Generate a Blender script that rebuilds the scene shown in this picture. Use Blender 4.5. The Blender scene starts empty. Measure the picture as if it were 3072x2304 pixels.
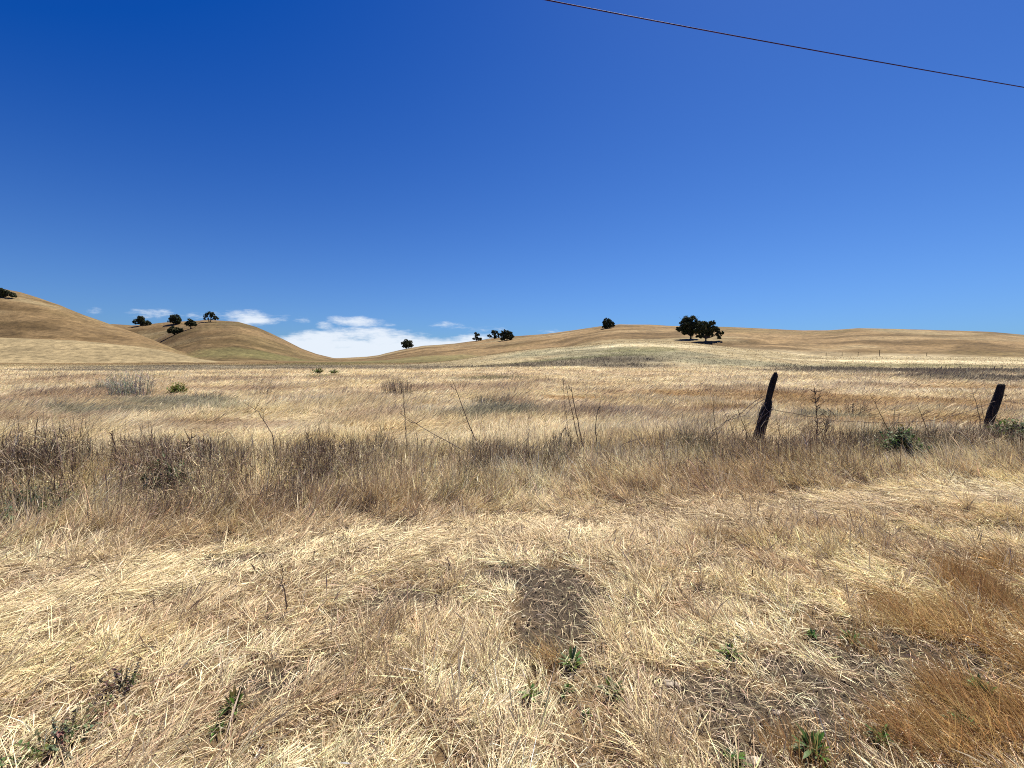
import bpy, math, random
import numpy as np
from mathutils import Vector

C = bpy.context.scene
COL = C.collection
rng = np.random.default_rng(7)
random.seed(7)

# ------------------------------------------------------------------ camera
F = 1290.0                      # focal length in photo pixels (photo 3072 x 2304)
CAMZ = 1.6
PITCH = math.atan((1152 - 1074) / F)
cam = bpy.data.cameras.new("camera")
cam.sensor_width = 36.0
cam.lens = 36.0 * F / 3072.0
cam.clip_start = 0.05
cam.clip_end = 9000
camo = bpy.data.objects.new("camera", cam)
camo.location = (0, 0, CAMZ)
camo.rotation_euler = (math.radians(90) - PITCH, 0, 0)
COL.objects.link(camo)
C.camera = camo

# ------------------------------------------------------------------ sky, sun, exposure
SUN_EL, SUN_AZ = math.radians(60), math.radians(38)     # azimuth to the right of the view
C.view_settings.view_transform = 'Standard'
C.view_settings.look = 'None'
C.view_settings.gamma = 1
EXPO = 0.95
C.view_settings.exposure = EXPO
C.cycles.use_denoising = False
C.cycles.max_bounces = 6
C.cycles.diffuse_bounces = 2
C.cycles.transparent_max_bounces = 6
C.cycles.filter_width = 1.05
w = bpy.data.worlds.new("World"); C.world = w; w.use_nodes = True
nt = w.node_tree; N = nt.nodes; Lk = nt.links
N.clear()


def wn(t, **k):
    n = N.new(t)
    for a, v in k.items():
        setattr(n, a, v)
    return n


def wmath(op, a, b=None, c=None, clamp=False):
    n = wn('ShaderNodeMath', operation=op, use_clamp=clamp)
    for i, v in enumerate((a, b, c)):
        if v is None:
            continue
        if isinstance(v, (int, float)):
            n.inputs[i].default_value = v
        else:
            Lk.new(v, n.inputs[i])
    return n.outputs[0]


sky = wn('ShaderNodeTexSky', sky_type='NISHITA', sun_disc=False, sun_elevation=SUN_EL,
         sun_rotation=SUN_AZ, altitude=300, air_density=1.0, dust_density=0.25, ozone_density=3.0)
sp = wn('ShaderNodeSeparateColor'); Lk.new(sky.outputs[0], sp.inputs[0])
hs = wn('ShaderNodeCombineColor')


def tone(ch, a, g, b, i, sub=0.0, k=1.0):          # the camera's strong blue rendering of the sky, per channel
    x = wmath('POWER', wmath('MULTIPLY', ch, 0.1), g)
    v = wmath('DIVIDE', wmath('MULTIPLY', x, a), wmath('MULTIPLY_ADD', x, b, 1.0))
    v = wmath('MAXIMUM', wmath('MULTIPLY', wmath('SUBTRACT', v, sub), k), 0.004)
    Lk.new(wmath('MULTIPLY', v, 10.0 / 2 ** EXPO), hs.inputs[i])


tone(sp.outputs[0], 1.45, 1.4, 4.0, 0, 0.06, 1.1); tone(sp.outputs[1], 1.7, 1.5, 2.0, 1, 0.065, 1.05); tone(sp.outputs[2], 1.36, 1.15, 0.28, 2, 0.0, 0.95)
tc = wn('ShaderNodeTexCoord')
sx = wn('ShaderNodeSeparateXYZ'); Lk.new(tc.outputs['Generated'], sx.inputs[0])
ysafe = wmath('MAXIMUM', sx.outputs['Y'], 0.02)
T = wmath('DIVIDE', sx.outputs['X'], ysafe)
E = wmath('DIVIDE', sx.outputs['Z'], ysafe)
cb = wn('ShaderNodeCombineXYZ')
Lk.new(wmath('MULTIPLY', T, 7.0), cb.inputs[0]); Lk.new(wmath('MULTIPLY', E, 26.0), cb.inputs[1])
nz = wn('ShaderNodeTexNoise'); nz.inputs['Scale'].default_value = 1.0
nz.inputs['Detail'].default_value = 9; nz.inputs['Roughness'].default_value = 0.66
Lk.new(cb.outputs[0], nz.inputs['Vector'])


def cloud(px, py, rx, ry, amp, tilt=0.0):
    t0 = (px - 1536) / F; e0 = (1074 - py) / F
    a = wmath('DIVIDE', wmath('SUBTRACT', T, t0), rx / F)
    e_ = wmath('SUBTRACT', wmath('SUBTRACT', E, e0), wmath('MULTIPLY', wmath('SUBTRACT', T, t0), tilt))
    b = wmath('DIVIDE', e_, ry / F)
    r2 = wmath('ADD', wmath('MULTIPLY', a, a), wmath('MULTIPLY', b, b))
    return wmath('MULTIPLY', wmath('SUBTRACT', 1.0, r2), amp, clamp=False)


clouds = [cloud(1060, 1055, 420, 72, 1.15), cloud(1420, 1035, 150, 42, 0.8), cloud(760, 955, 150, 24, 0.5, -0.05),
          cloud(480, 942, 95, 18, 0.42), cloud(590, 950, 50, 14, 0.45), cloud(1068, 963, 100, 17, 0.55, -0.04),
          cloud(1180, 972, 30, 9, 0.35), cloud(975, 978, 30, 16, 0.4), cloud(905, 962, 34, 12, 0.32),
          cloud(1345, 978, 60, 12, 0.28), cloud(285, 935, 30, 12, 0.25), cloud(1660, 995, 60, 10, 0.25),
          cloud(1440, 990, 70, 12, 0.3)]
m = clouds[0]
for c_ in clouds[1:]:
    m = wmath('MAXIMUM', m, c_)
m = wmath('MAXIMUM', m, -1.5)
dens = wmath('ADD', m, wmath('MULTIPLY', wmath('SUBTRACT', nz.outputs['Fac'], 0.5), 3.2))
mr = wn('ShaderNodeMapRange', interpolation_type='SMOOTHSTEP')
Lk.new(dens, mr.inputs['Value'])
mr.inputs['From Min'].default_value = 0.0; mr.inputs['From Max'].default_value = 0.85
mr.inputs['To Max'].default_value = 0.93
front = wmath('GREATER_THAN', sx.outputs['Y'], 0.05)
cm = wmath('MULTIPLY', mr.outputs[0], front)
mix = wn('ShaderNodeMix', data_type='RGBA')
Lk.new(cm, mix.inputs[0]); Lk.new(hs.outputs[0], mix.inputs[6])
mix.inputs[7].default_value = (4.4, 4.75, 5.2, 1)
bg = wn('ShaderNodeBackground'); bg.inputs['Strength'].default_value = 0.10
Lk.new(mix.outputs[2], bg.inputs['Color'])
wo = wn('ShaderNodeOutputWorld'); Lk.new(bg.outputs[0], wo.inputs[0])

sl = bpy.data.lights.new("sun", 'SUN'); sl.energy = 5.0; sl.angle = math.radians(0.5); sl.color = (1.0, 0.94, 0.82)
so = bpy.data.objects.new("sun", sl); COL.objects.link(so)
sd = Vector((math.sin(SUN_AZ) * math.cos(SUN_EL), math.cos(SUN_AZ) * math.cos(SUN_EL), math.sin(SUN_EL)))
so.rotation_euler = sd.to_track_quat('Z', 'Y').to_euler()


# ------------------------------------------------------------------ noise
def _hash(i, j, seed):
    h = (i.astype(np.int64) * 374761393 + j.astype(np.int64) * 668265263 + seed * 974711) & 0x7fffffff
    h = ((h ^ (h >> 13)) * 1274126177) & 0x7fffffff
    h = ((h ^ (h >> 16)) * 60493) & 0x7fffffff
    return ((h >> 7) & 0xffff) / 65535.0


def vn(x, y, s, seed=0):
    x = np.asarray(x, float) * s + 1000.0; y = np.asarray(y, float) * s + 1000.0
    i = np.floor(x); j = np.floor(y); fx = x - i; fy = y - j
    i = i.astype(np.int64); j = j.astype(np.int64)
    fx = fx * fx * (3 - 2 * fx); fy = fy * fy * (3 - 2 * fy)
    a = _hash(i, j, seed); b = _hash(i + 1, j, seed); c = _hash(i, j + 1, seed); d = _hash(i + 1, j + 1, seed)
    return (a * (1 - fx) + b * fx) * (1 - fy) + (c * (1 - fx) + d * fx) * fy      # 0..1


def fbm(x, y, s, seed=0, o=3):
    v = 0; a = 0.5; n = 0
    for k in range(o):
        v = v + a * vn(x, y, s * 2.03 ** k, seed + 17 * k); n += a; a *= 0.55
    return v / n


def sst(a, b, v):
    u = np.clip((v - a) / (b - a), 0, 1)
    return u * u * (3 - 2 * u)


# ------------------------------------------------------------------ terrain
def ray(px, py):
    u = (px - 1536) / F; v = (1152 - py) / F
    return np.array([u, math.cos(PITCH) + math.sin(PITCH) * v, -math.sin(PITCH) + math.cos(PITCH) * v])


def te(px, py):
    d = ray(px, py); return d[0] / d[1], d[2] / d[1]


HILLS = {
    # crest outline (photo px), crest depth (px, m), foot depth (px, m), fall behind the crest
    'left': dict(sky=[(-6000, 1040), (-3000, 940), (-1200, 850), (-400, 835), (-150, 850), (0, 866), (59, 877), (113, 893),
                      (181, 915), (253, 946), (334, 975), (407, 1000), (452, 1018), (497, 1036), (542, 1056), (588, 1077), (700, 1095), (900, 1130)],
                 depth=[(-400, 300), (300, 270), (600, 210)], foot=[(-400, 150), (400, 130), (640, 130)], back=0.8),
    'spur': dict(sky=[(-3000, 1050), (-900, 1012), (-300, 1004), (0, 1013), (110, 1017), (220, 1021), (300, 1028), (420, 1041), (480, 1050), (560, 1067), (600, 1077), (700, 1095), (900, 1140)],
                 depth=[(-300, 165), (600, 150)], foot=[(-300, 112), (600, 122)], back=0.35),
    'shoulder': dict(sky=[(-500, 1080), (0, 1020), (334, 972), (398, 977), (452, 973), (497, 968), (542, 965), (601, 962), (655, 966), (714, 985), (768, 1010), (840, 1070), (1000, 1130)],
                     depth=[(0, 440), (800, 420)], foot=[(0, 300), (800, 280)], back=0.8),
    'dome': dict(sky=[(300, 1120), (400, 1070), (480, 1010), (530, 984), (570, 970), (601, 961), (628, 959.5), (655, 961), (714, 965), (768, 980), (814, 1001), (859, 1023), (904, 1046), (949, 1062), (1000, 1074), (1100, 1084), (1300, 1120)],
                 depth=[(300, 330), (650, 345), (1000, 330)], foot=[(300, 200), (700, 170), (1000, 190)], back=0.8),
    'right': dict(sky=[(700, 1130), (900, 1090), (1000, 1075), (1100, 1070), (1136, 1065), (1158, 1059), (1217, 1046), (1271, 1037), (1362, 1031),
                       (1429, 1023), (1475, 1015), (1542, 1008), (1633, 1002), (1723, 990), (1805, 978), (1859, 973), (1949, 975), (2000, 978),
                       (2170, 981), (2291, 986), (2412, 992), (2485, 991), (2572, 985), (2679, 986), (2824, 990), (2969, 997), (3072, 1005), (3500, 1030), (4500, 1050), (7000, 1070)],
                  depth=[(1000, 400), (1300, 370), (1800, 335), (2200, 300), (2600, 260), (3072, 250), (4500, 300)],
                  foot=[(1000, 230), (1300, 170), (1800, 100), (2200, 95), (2500, 120), (3072, 118), (4500, 130)], back=0.7),
    'rise': dict(sky=[(1000, 1092), (1100, 1085), (1158, 1081), (1270, 1068), (1384, 1059), (1461, 1066), (1560, 1085), (1700, 1110)],
                 depth=[(1100, 190), (1500, 180)], foot=[(1100, 130), (1500, 130)], back=0.9),
    'swell': dict(sky=[(1200, 1100), (1362, 1081), (1480, 1064), (1588, 1049), (1768, 1035), (1859, 1025), (1930, 1023), (2000, 1025), (2080, 1030), (2170, 1039),
                       (2291, 1053), (2388, 1065), (2485, 1070), (2700, 1071), (3072, 1073), (3600, 1078), (5000, 1084)],
                  depth=[(1300, 105), (2000, 105), (2500, 100), (3072, 100)], foot=[(1300, 62), (1800, 50), (2200, 50), (3072, 58)], back=0.45),
}
for h in HILLS.values():
    t, e = zip(*[te(*p) for p in h['sky']])
    h['t'] = np.array(t); h['e'] = np.array(e)
    for k in ('depth', 'foot'):
        h[k + '_t'] = np.array([(p - 1536) / F for p, _ in h[k]]); h[k + '_v'] = np.array([v for _, v in h[k]], float)
    h['corr'] = np.ones(400); h['ct'] = np.linspace(-4.5, 4.5, 400)


def hill_z(h, t, y, corr=True):
    yc = np.interp(t, h['depth_t'], h['depth_v']); yf = np.interp(t, h['foot_t'], h['foot_v'])
    zc = CAMZ + np.interp(t, h['t'], h['e']) * yc
    if corr:
        zc = zc + np.interp(t, h['ct'], h['corr'])
    s = sst(0, 1, (y - yf) / (yc - yf))
    back = sst(0, 1, (y - yc) / (yc * 0.55)) * h['back']
    return (zc + 1.0) * s * (1 - back) - 1.0


for h in HILLS.values():                 # make the highest line of sight over each hill meet the outline
    tt = h['ct']; h['corr'] = np.zeros(400)
    yc = np.interp(tt, h['depth_t'], h['depth_v'])
    e_want = np.interp(tt, h['t'], h['e'])
    for _ in range(6):
        ys = np.linspace(0.5, 1.05, 90)
        best = np.full(400, -9.0); by = yc.copy()
        for s in ys:
            y = yc * s
            v = (hill_z(h, tt, y) - CAMZ) / y
            by = np.where(v > best, y, by); best = np.maximum(best, v)
        h['corr'] = np.clip(h['corr'] + (e_want - best) * by * 0.9, -12, 12)
    h['corr'] = np.convolve(np.pad(h['corr'], 3, mode='edge'), np.ones(7) / 7, 'valid')


def smax(a, b, k=0.9):
    hh = np.maximum(k - np.abs(a - b), 0) / k
    return np.maximum(a, b) + hh * hh * k * 0.25


def dirt_mask(x, y):
    return region('dirt', x, y)


def terrain(x, y, micro=True, which=False):
    x = np.asarray(x, float); y = np.asarray(y, float)
    yy = np.maximum(y, 1e-3); t = np.clip(x / yy, -4.4, 4.4)
    r = np.hypot(x, y)
    z = (fbm(x, y, 0.05, 3, 2) - 0.5) * 0.5 * sst(6, 40, r) + (fbm(x, y, 0.22, 5, 2) - 0.5) * 0.16 * sst(1, 5, r) - 0.02
    idx = np.zeros(z.shape, int); best = z.copy()
    for k, (nm, h) in enumerate(HILLS.items()):
        hz = hill_z(h, t, yy)
        fade = sst(25, 60, yy)
        hz = np.where(yy > 25, hz * fade - (1 - fade), -1.0)
        if k in (0, 2, 3, 4):
            hz = hz + ((fbm(x, y, 0.03, 31 + k, 3) - 0.5) * 1.1 - 1.3 * (1 - sst(0.6, 0.85, yy / np.interp(t, h['depth_t'], h['depth_v']))) * (1 - sst(0.0, 0.10, np.abs(fbm(x, y, 0.014, 35 + k, 2) - 0.5)))) * sst(0, 6, hz)
        idx = np.where(hz > best + 0.02, k + 1, idx); best = np.maximum(best, hz)
        z = smax(z, hz)
    if micro:
        z = z + (fbm(x, y, 2.2, 11, 3) - 0.5) * 0.07 * (1 - sst(10, 30, r))
        z = z + (fbm(x, y, 14.0, 12, 2) - 0.5) * 0.022 * (1 - sst(3, 7, r))
    return (z, idx) if which else z


def P(px, py, lift=0.0):
    """Where the sight line through a photo point meets the land (plus a canopy height)."""
    d = ray(px, py)
    ys = np.geomspace(0.9, 900, 1500)
    x = ys * d[0] / d[1]; z = CAMZ + ys * d[2] / d[1]
    g = terrain(x, ys, micro=False) + lift
    k = np.argmax(z <= g)
    if not (z <= g).any():                 # just over a crest: take the crest
        k = int(np.argmax(np.where(ys > 100, (g - CAMZ) / ys, -9)))
    return float(x[k]), float(ys[k])


# patches of ground cover, each given by the photo point of its centre and half sizes in photo px
REG = {
    'dirt': [(1665, 1800, 105, 90, 0), (1640, 1925, 90, 68, 0), (1620, 1735, 110, 30, 0), (1500, 1740, 120, 22, 0), (820, 2035, 105, 42, -.2), (740, 1690, 90, 22, -.2),
             (1230, 1800, 90, 35, 0), (2130, 2080, 150, 50, 0), (2420, 2200, 240, 90, 0), (2200, 2280, 120, 40, 0), (2780, 2000, 230, 75, .35), (2560, 2090, 160, 60, .3),
             (1075, 2275, 50, 22, 0), (1540, 1612, 30, 9, 0), (2330, 2000, 70, 25, 0)],
    'orange': [(2800, 1870, 120, 45, .4), (2930, 1960, 190, 75, .4), (3040, 1840, 90, 110, .3), (2760, 2250, 300, 75, -.2), (3000, 2130, 160, 90, 0), (3100, 2280, 300, 80, 0),
               (3060, 1730, 60, 35, .4), (2430, 2290, 110, 40, 0), (1655, 1990, 35, 30, 0), (2600, 1960, 60, 25, .4)],
    'tan': [(2250, 1560, 260, 45, .3), (2700, 1540, 200, 30, .2), (1900, 1580, 180, 40, .3), (2350, 1720, 180, 30, .5), (2750, 1660, 130, 22, .4), (1500, 1650, 120, 25, 0),
            (400, 1880, 200, 45, 0), (1000, 1880, 150, 40, 0), (700, 1850, 120, 30, 0), (1250, 2190, 130, 40, 0), (1060, 2060, 60, 25, 0), (400, 1620, 300, 50, 0), (900, 1560, 250, 50, 0),
            (2200, 1480, 200, 30, .2), (1300, 1560, 120, 40, 0), (2060, 1840, 70, 50, .5), (600, 2180, 120, 50, 0)],
}
REGF = {   # far cover: seen on top of the grass
    'forange': [(2450, 1178, 330, 17, 0), (2850, 1190, 330, 26, 0), (2700, 1230, 350, 18, 0), (3000, 1150, 200, 9, 0), (2050, 1165, 200, 10, 0), (2100, 1205, 180, 8, 0), (1700, 1172, 180, 7, 0)],
    'fpink': [(250, 1168, 300, 16, 0), (700, 1150, 200, 6, 0), (150, 1225, 170, 12, 0), (620, 1240, 200, 14, 0), (1350, 1150, 260, 8, 0), (1900, 1215, 260, 14, 0), (1100, 1215, 140, 10, 0),
              (1650, 1192, 200, 9, 0), (900, 1125, 300, 4, 0), (150, 1130, 200, 4, 0), (2250, 1280, 250, 10, 0)],
    'fpurple': [(2720, 1108, 360, 11, 0), (2500, 1106, 130, 9, 0), (1680, 1085, 320, 9, 0), (2950, 1130, 220, 8, 0), (1880, 1090, 120, 6, 0)],
    'fdusk': [(500, 1095, 560, 6, 0), (1050, 1096, 300, 5, 0), (250, 1104, 300, 3, 0)],
    'fgreen': [(1460, 1125, 110, 5, 0), (980, 1118, 40, 4, 0), (1900, 1046, 90, 8, 0), (1230, 1078, 190, 7, 0), (750, 1060, 190, 14, 0), (1990, 1042, 60, 6, 0), (1100, 1085, 160, 5, 0), (2750, 1092, 300, 5, 0), (1700, 1072, 260, 4, 0)],
    'fgrey': [(1450, 1212, 140, 14, 0), (480, 1185, 170, 12, 0), (600, 1200, 190, 8, 0), (1900, 1055, 260, 14, 0), (2250, 1085, 250, 9, 0), (1700, 1050, 200, 10, 0), (300, 1205, 180, 8, 0), (2500, 1215, 120, 5, 0)],
    'fpale': [(2400, 1060, 500, 5, 0), (2800, 1080, 400, 5, 0), (1950, 1030, 240, 4, 0), (2300, 1140, 300, 6, 0), (1500, 1270, 300, 20, 0), (500, 1290, 350, 20, 0), (900, 1260, 200, 14, 0), (2000, 1265, 200, 14, 0)],
}


def _mk(reg, lift):
    out = []
    for (cx, cy, rx, ry, tilt) in reg:
        x0, y0 = P(cx, cy, lift); xa, ya = P(cx, cy - ry, lift); xb, yb = P(cx, cy + ry, lift)
        ry_w = max(0.5 * (ya - yb), 0.02 * y0)
        if ya > 3 * y0:
            ry_w = (y0 - yb)
        rx_w = rx / F * y0
        if lift == 0.0: rx_w *= 1.15; ry_w *= 1.2
        out.append((x0, 0.5 * (ya + yb) if ya < 3 * y0 else y0, rx_w, ry_w, -tilt))
    return out


REGW = {k: _mk(v, 0.0) for k, v in REG.items()}
REGW.update({k: _mk(v, 0.35) for k, v in REGF.items()})


def region(name, x, y, soft=0.35, wob=0.9):
    x = np.asarray(x, float); y = np.asarray(y, float); m = np.zeros(x.shape)
    seed = sum(map(ord, name))
    wob = 1.6 if name == 'dirt' else wob
    for k, (cx, cy, rx, ry, ti) in enumerate(REGW[name]):
        near = (np.abs(x - cx) < 2.4 * max(rx, ry)) & (np.abs(y - cy) < 2.4 * max(rx, ry))
        if not near.any():
            continue
        dx = x[near] - cx; dy = y[near] - cy
        c, s = math.cos(ti), math.sin(ti)
        a = (dx * c + dy * s) / rx; b = (-dx * s + dy * c) / ry
        d = np.hypot(a, b) + (fbm(a, b, 1.6, seed + k * 7, 3) - 0.5) * wob
        v = 1 - sst(1 - soft, 1 + soft, d)
        m[near] = np.maximum(m[near], v)
    return m


PAL = {k: np.array(v) for k, v in dict(
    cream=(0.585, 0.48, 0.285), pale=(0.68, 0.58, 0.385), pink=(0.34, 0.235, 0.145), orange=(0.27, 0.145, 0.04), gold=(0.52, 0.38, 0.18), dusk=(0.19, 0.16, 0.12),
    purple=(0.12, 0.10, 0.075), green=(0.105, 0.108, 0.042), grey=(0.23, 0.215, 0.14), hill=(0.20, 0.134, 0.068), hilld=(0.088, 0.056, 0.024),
    olive=(0.125, 0.105, 0.045)).items()}


def mixc(a, b, m):
    m = np.asarray(m)[..., None]
    return a * (1 - m) + b * m


def cover_colour(x, y, idx=None):
    """Colour of the standing grass at a place."""
    n1 = fbm(x, y, 0.9, 41, 3); n2 = fbm(x, y, 0.16, 43, 3); n3 = fbm(x, y, 2.6, 47, 2)
    c = mixc(PAL['cream'], PAL['pale'], sst(0.4, 0.7, n1))
    c = mixc(c, PAL['pink'], sst(0.50, 0.72, n2) * 0.45 * sst(7, 12, y))
    c = mixc(c, PAL['pink'], sst(0.56, 0.72, n3) * 0.35)
    c = mixc(c, PAL['gold'], sst(0.55, 0.75, fbm(x, y, 0.5, 53, 2)) * 0.3)
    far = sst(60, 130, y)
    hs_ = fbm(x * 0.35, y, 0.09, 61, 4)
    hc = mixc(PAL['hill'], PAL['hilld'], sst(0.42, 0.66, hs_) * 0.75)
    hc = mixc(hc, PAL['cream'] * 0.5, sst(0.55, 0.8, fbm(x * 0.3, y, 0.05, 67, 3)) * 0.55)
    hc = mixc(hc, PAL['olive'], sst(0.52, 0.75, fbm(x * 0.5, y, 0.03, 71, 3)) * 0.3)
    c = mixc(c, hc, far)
    if idx is not None:
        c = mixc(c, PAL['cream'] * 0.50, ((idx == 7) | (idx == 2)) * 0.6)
        c = mixc(c, c * 0.78, (idx == 1) | (idx == 3) | (idx == 4))  # left hill darker; middle hill's slope shading darkened into its colour
    nearm = y < 20
    farm = y >= 7.5
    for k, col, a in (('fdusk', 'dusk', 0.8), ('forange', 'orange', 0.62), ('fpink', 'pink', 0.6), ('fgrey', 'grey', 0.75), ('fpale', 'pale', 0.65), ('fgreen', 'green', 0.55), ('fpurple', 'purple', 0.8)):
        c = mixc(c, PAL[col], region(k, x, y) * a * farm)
    c = mixc(c, PAL['pink'], np.maximum(region('tan', x, y) * 0.75, sst(0.52, 0.68, fbm(x, y * 1.6, 1.5, 181, 3)) * 0.6 * (y < 6)) * nearm)
    c = mixc(c, PAL['orange'], region('orange', x, y) * 0.85 * nearm)
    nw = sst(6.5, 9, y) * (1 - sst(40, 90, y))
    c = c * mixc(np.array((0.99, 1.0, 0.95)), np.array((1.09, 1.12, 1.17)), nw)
    return c


# ------------------------------------------------------------------ mesh helpers
def raw_mesh(name, verts, loops, sizes, mat, fcol=None, smooth=False, vcol=None):
    me = bpy.data.meshes.new(name)
    nv = len(verts); nf = len(sizes)
    me.vertices.add(nv); me.vertices.foreach_set('co', np.ascontiguousarray(verts, np.float32).ravel())
    me.loops.add(len(loops)); me.loops.foreach_set('vertex_index', np.ascontiguousarray(loops, np.int32))
    me.polygons.add(nf)
    st = np.zeros(nf, np.int32); st[1:] = np.cumsum(sizes)[:-1]
    me.polygons.foreach_set('loop_start', st)
    me.polygons.foreach_set('use_smooth', np.full(nf, smooth, bool))
    if fcol is not None:
        a = me.attributes.new('tint', 'FLOAT_COLOR', 'FACE')
        a.data.foreach_set('color', np.concatenate([fcol, np.ones((nf, 1))], 1).astype(np.float32).ravel())
    if vcol is not None:
        a = me.attributes.new('tint', 'FLOAT_COLOR', 'POINT')
        a.data.foreach_set('color', vcol.astype(np.float32).ravel())
    me.update(calc_edges=True)
    me.materials.append(mat)
    return me


def link(name, me, parent=None, label=None, cat=None, group=None, kind=None, loc=None):
    o = bpy.data.objects.new(name, me); COL.objects.link(o)
    if parent: o.parent = parent
    if label: o['label'] = label
    if cat: o['category'] = cat
    if group: o['group'] = group
    if kind: o['kind'] = kind
    if loc is not None: o.location = loc
    return o


class MB:
    """Collects tubes, leaves and stones; builds them as one mesh."""
    def __init__(s): s.v = []; s.f = []; s.c = []

    def add(s, vs, fs, col=(1, 1, 1)):
        b = len(s.v); s.v += [tuple(p) for p in vs]; s.f += [tuple(i + b for i in f) for f in fs]; s.c += [tuple(col)] * len(fs)

    def tube(s, pts, rad, n=6, col=(1, 1, 1), cap=True, jit=0.0):
        vs = []; fs = []
        up = Vector((0.3, 0.9, 0.2))
        for k, p in enumerate(pts):
            p = Vector(p); a = Vector(pts[max(k - 1, 0)]); b = Vector(pts[min(k + 1, len(pts) - 1)])
            d = (b - a).normalized(); u = d.cross(up).normalized(); v = d.cross(u)
            r = rad[k] if hasattr(rad, '__len__') else rad
            for i in range(n):
                an = 2 * math.pi * i / n; rr = r * (1 + jit * random.uniform(-1, 1))
                vs.append(p + (u * math.cos(an) + v * math.sin(an)) * rr)
        for k in range(len(pts) - 1):
            for i in range(n):
                j = (i + 1) % n
                fs.append((k * n + i, k * n + j, (k + 1) * n + j, (k + 1) * n + i))
        if cap:
            fs.append(tuple(range(n - 1, -1, -1))); e = (len(pts) - 1) * n; fs.append(tuple(range(e, e + n)))
        s.add(vs, fs, col)

    def leaf(s, p, d, L, W, col, droop=0.3, fold=0.25):
        p = Vector(p); d = Vector(d).normalized()
        side = d.cross(Vector((0, 0, 1)))
        if side.length < 1e-3: side = Vector((1, 0, 0))
        side.normalize(); up = side.cross(d)
        pts = []
        for q, wd in ((0.0, 0.12), (0.3, 0.8), (0.6, 1.0), (1.0, 0.0)):
            c = p + d * (L * q) - Vector((0, 0, 1)) * (droop * L * q * q)
            if wd == 0: pts.append(c)
            else: pts += [c - side * (W * wd / 2) + up * (fold * W * wd / 2), c, c + side * (W * wd / 2) + up * (fold * W * wd / 2)]
        s.add(pts, [(0, 1, 4, 3), (1, 2, 5, 4), (3, 4, 7, 6), (4, 5, 8, 7), (6, 7, 9), (7, 8, 9)], col)

    def mesh(s, name, mat, smooth=False):
        sizes = np.array([len(f) for f in s.f]); loops = np.array([i for f in s.f for i in f])
        return raw_mesh(name, np.array(s.v), loops, sizes, mat, fcol=np.array(s.c, float), smooth=smooth)


# ------------------------------------------------------------------ materials
def mat_plant(name, trans=0.35, gloss=0.05, rough=0.45):
    m_ = bpy.data.materials.new(name); m_.use_nodes = True; n = m_.node_tree.nodes; l = m_.node_tree.links; n.clear()
    at = n.new('ShaderNodeAttribute'); at.attribute_name = 'tint'
    d = n.new('ShaderNodeBsdfDiffuse'); t_ = n.new('ShaderNodeBsdfTranslucent'); g = n.new('ShaderNodeBsdfGlossy')
    g.inputs['Roughness'].default_value = rough; g.inputs['Color'].default_value = (1, 0.97, 0.9, 1)
    l.new(at.outputs['Color'], d.inputs['Color']); l.new(at.outputs['Color'], t_.inputs['Color'])
    a = n.new('ShaderNodeMixShader'); a.inputs[0].default_value = trans; l.new(d.outputs[0], a.inputs[1]); l.new(t_.outputs[0], a.inputs[2])
    b = n.new('ShaderNodeMixShader'); b.inputs[0].default_value = gloss; l.new(a.outputs[0], b.inputs[1]); l.new(g.outputs[0], b.inputs[2])
    o = n.new('ShaderNodeOutputMaterial'); l.new(b.outputs[0], o.inputs[0])
    return m_


def mat_solid(name, col, rough=0.9, scale=20, var=0.5, bump=0.3, attr=False, stretch=(1, 1, 1)):
    m_ = bpy.data.materials.new(name); m_.use_nodes = True; n = m_.node_tree.nodes; l = m_.node_tree.links
    b = n['Principled BSDF']; b.inputs['Roughness'].default_value = rough; b.inputs['Specular IOR Level'].default_value = 0.25
    tcn = n.new('ShaderNodeTexCoord'); mp = n.new('ShaderNodeMapping'); mp.inputs['Scale'].default_value = stretch
    l.new(tcn.outputs['Object'], mp.inputs[0])
    z = n.new('ShaderNodeTexNoise'); z.inputs['Scale'].default_value = scale; z.inputs['Detail'].default_value = 6
    l.new(mp.outputs[0], z.inputs['Vector'])
    r = n.new('ShaderNodeMapRange'); r.inputs['From Min'].default_value = 0.3; r.inputs['From Max'].default_value = 0.7
    r.inputs['To Min'].default_value = 1 - var; r.inputs['To Max'].default_value = 1 + var; l.new(z.outputs['Fac'], r.inputs['Value'])
    mx = n.new('ShaderNodeVectorMath'); mx.operation = 'SCALE'; l.new(r.outputs[0], mx.inputs['Scale'])
    if attr:
        at = n.new('ShaderNodeAttribute'); at.attribute_name = 'tint'; l.new(at.outputs['Color'], mx.inputs[0])
    else:
        mx.inputs[0].default_value = col
    l.new(mx.outputs[0], b.inputs['Base Color'])
    bp = n.new('ShaderNodeBump'); bp.inputs['Strength'].default_value = bump; bp.inputs['Distance'].default_value = 0.02
    l.new(z.outputs['Fac'], bp.inputs['Height']); l.new(bp.outputs[0], b.inputs['Normal'])
    return m_


M_GRASS = mat_plant('dry_grass_blades', 0.48, 0.012, 0.6)
M_STRAW = mat_plant('flattened_straw', 0.22, 0.02, 0.55)
M_TWIG = mat_plant('dry_twigs', 0.1, 0.03)
M_GREEN = mat_plant('green_leaves', 0.35, 0.02, 0.5)
M_OAK = mat_plant('oak_leaves', 0.12, 0.03)
M_BARK = mat_solid('oak_bark', (0.06, 0.045, 0.035), scale=3)
M_POST = mat_solid('weathered_post_wood', (0.020, 0.016, 0.014), scale=14, var=0.8, bump=0.8, stretch=(3, 3, 0.35))
M_STONE = mat_solid('field_stone', (0.34, 0.29, 0.23), scale=30, var=0.3)
M_WIRE = mat_solid('rusty_wire', (0.11, 0.07, 0.05), scale=60, rough=0.6)
M_CABLE = mat_solid('cable_sheath', (0.05, 0.008, 0.07), scale=5, rough=0.6, bump=0)


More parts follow.
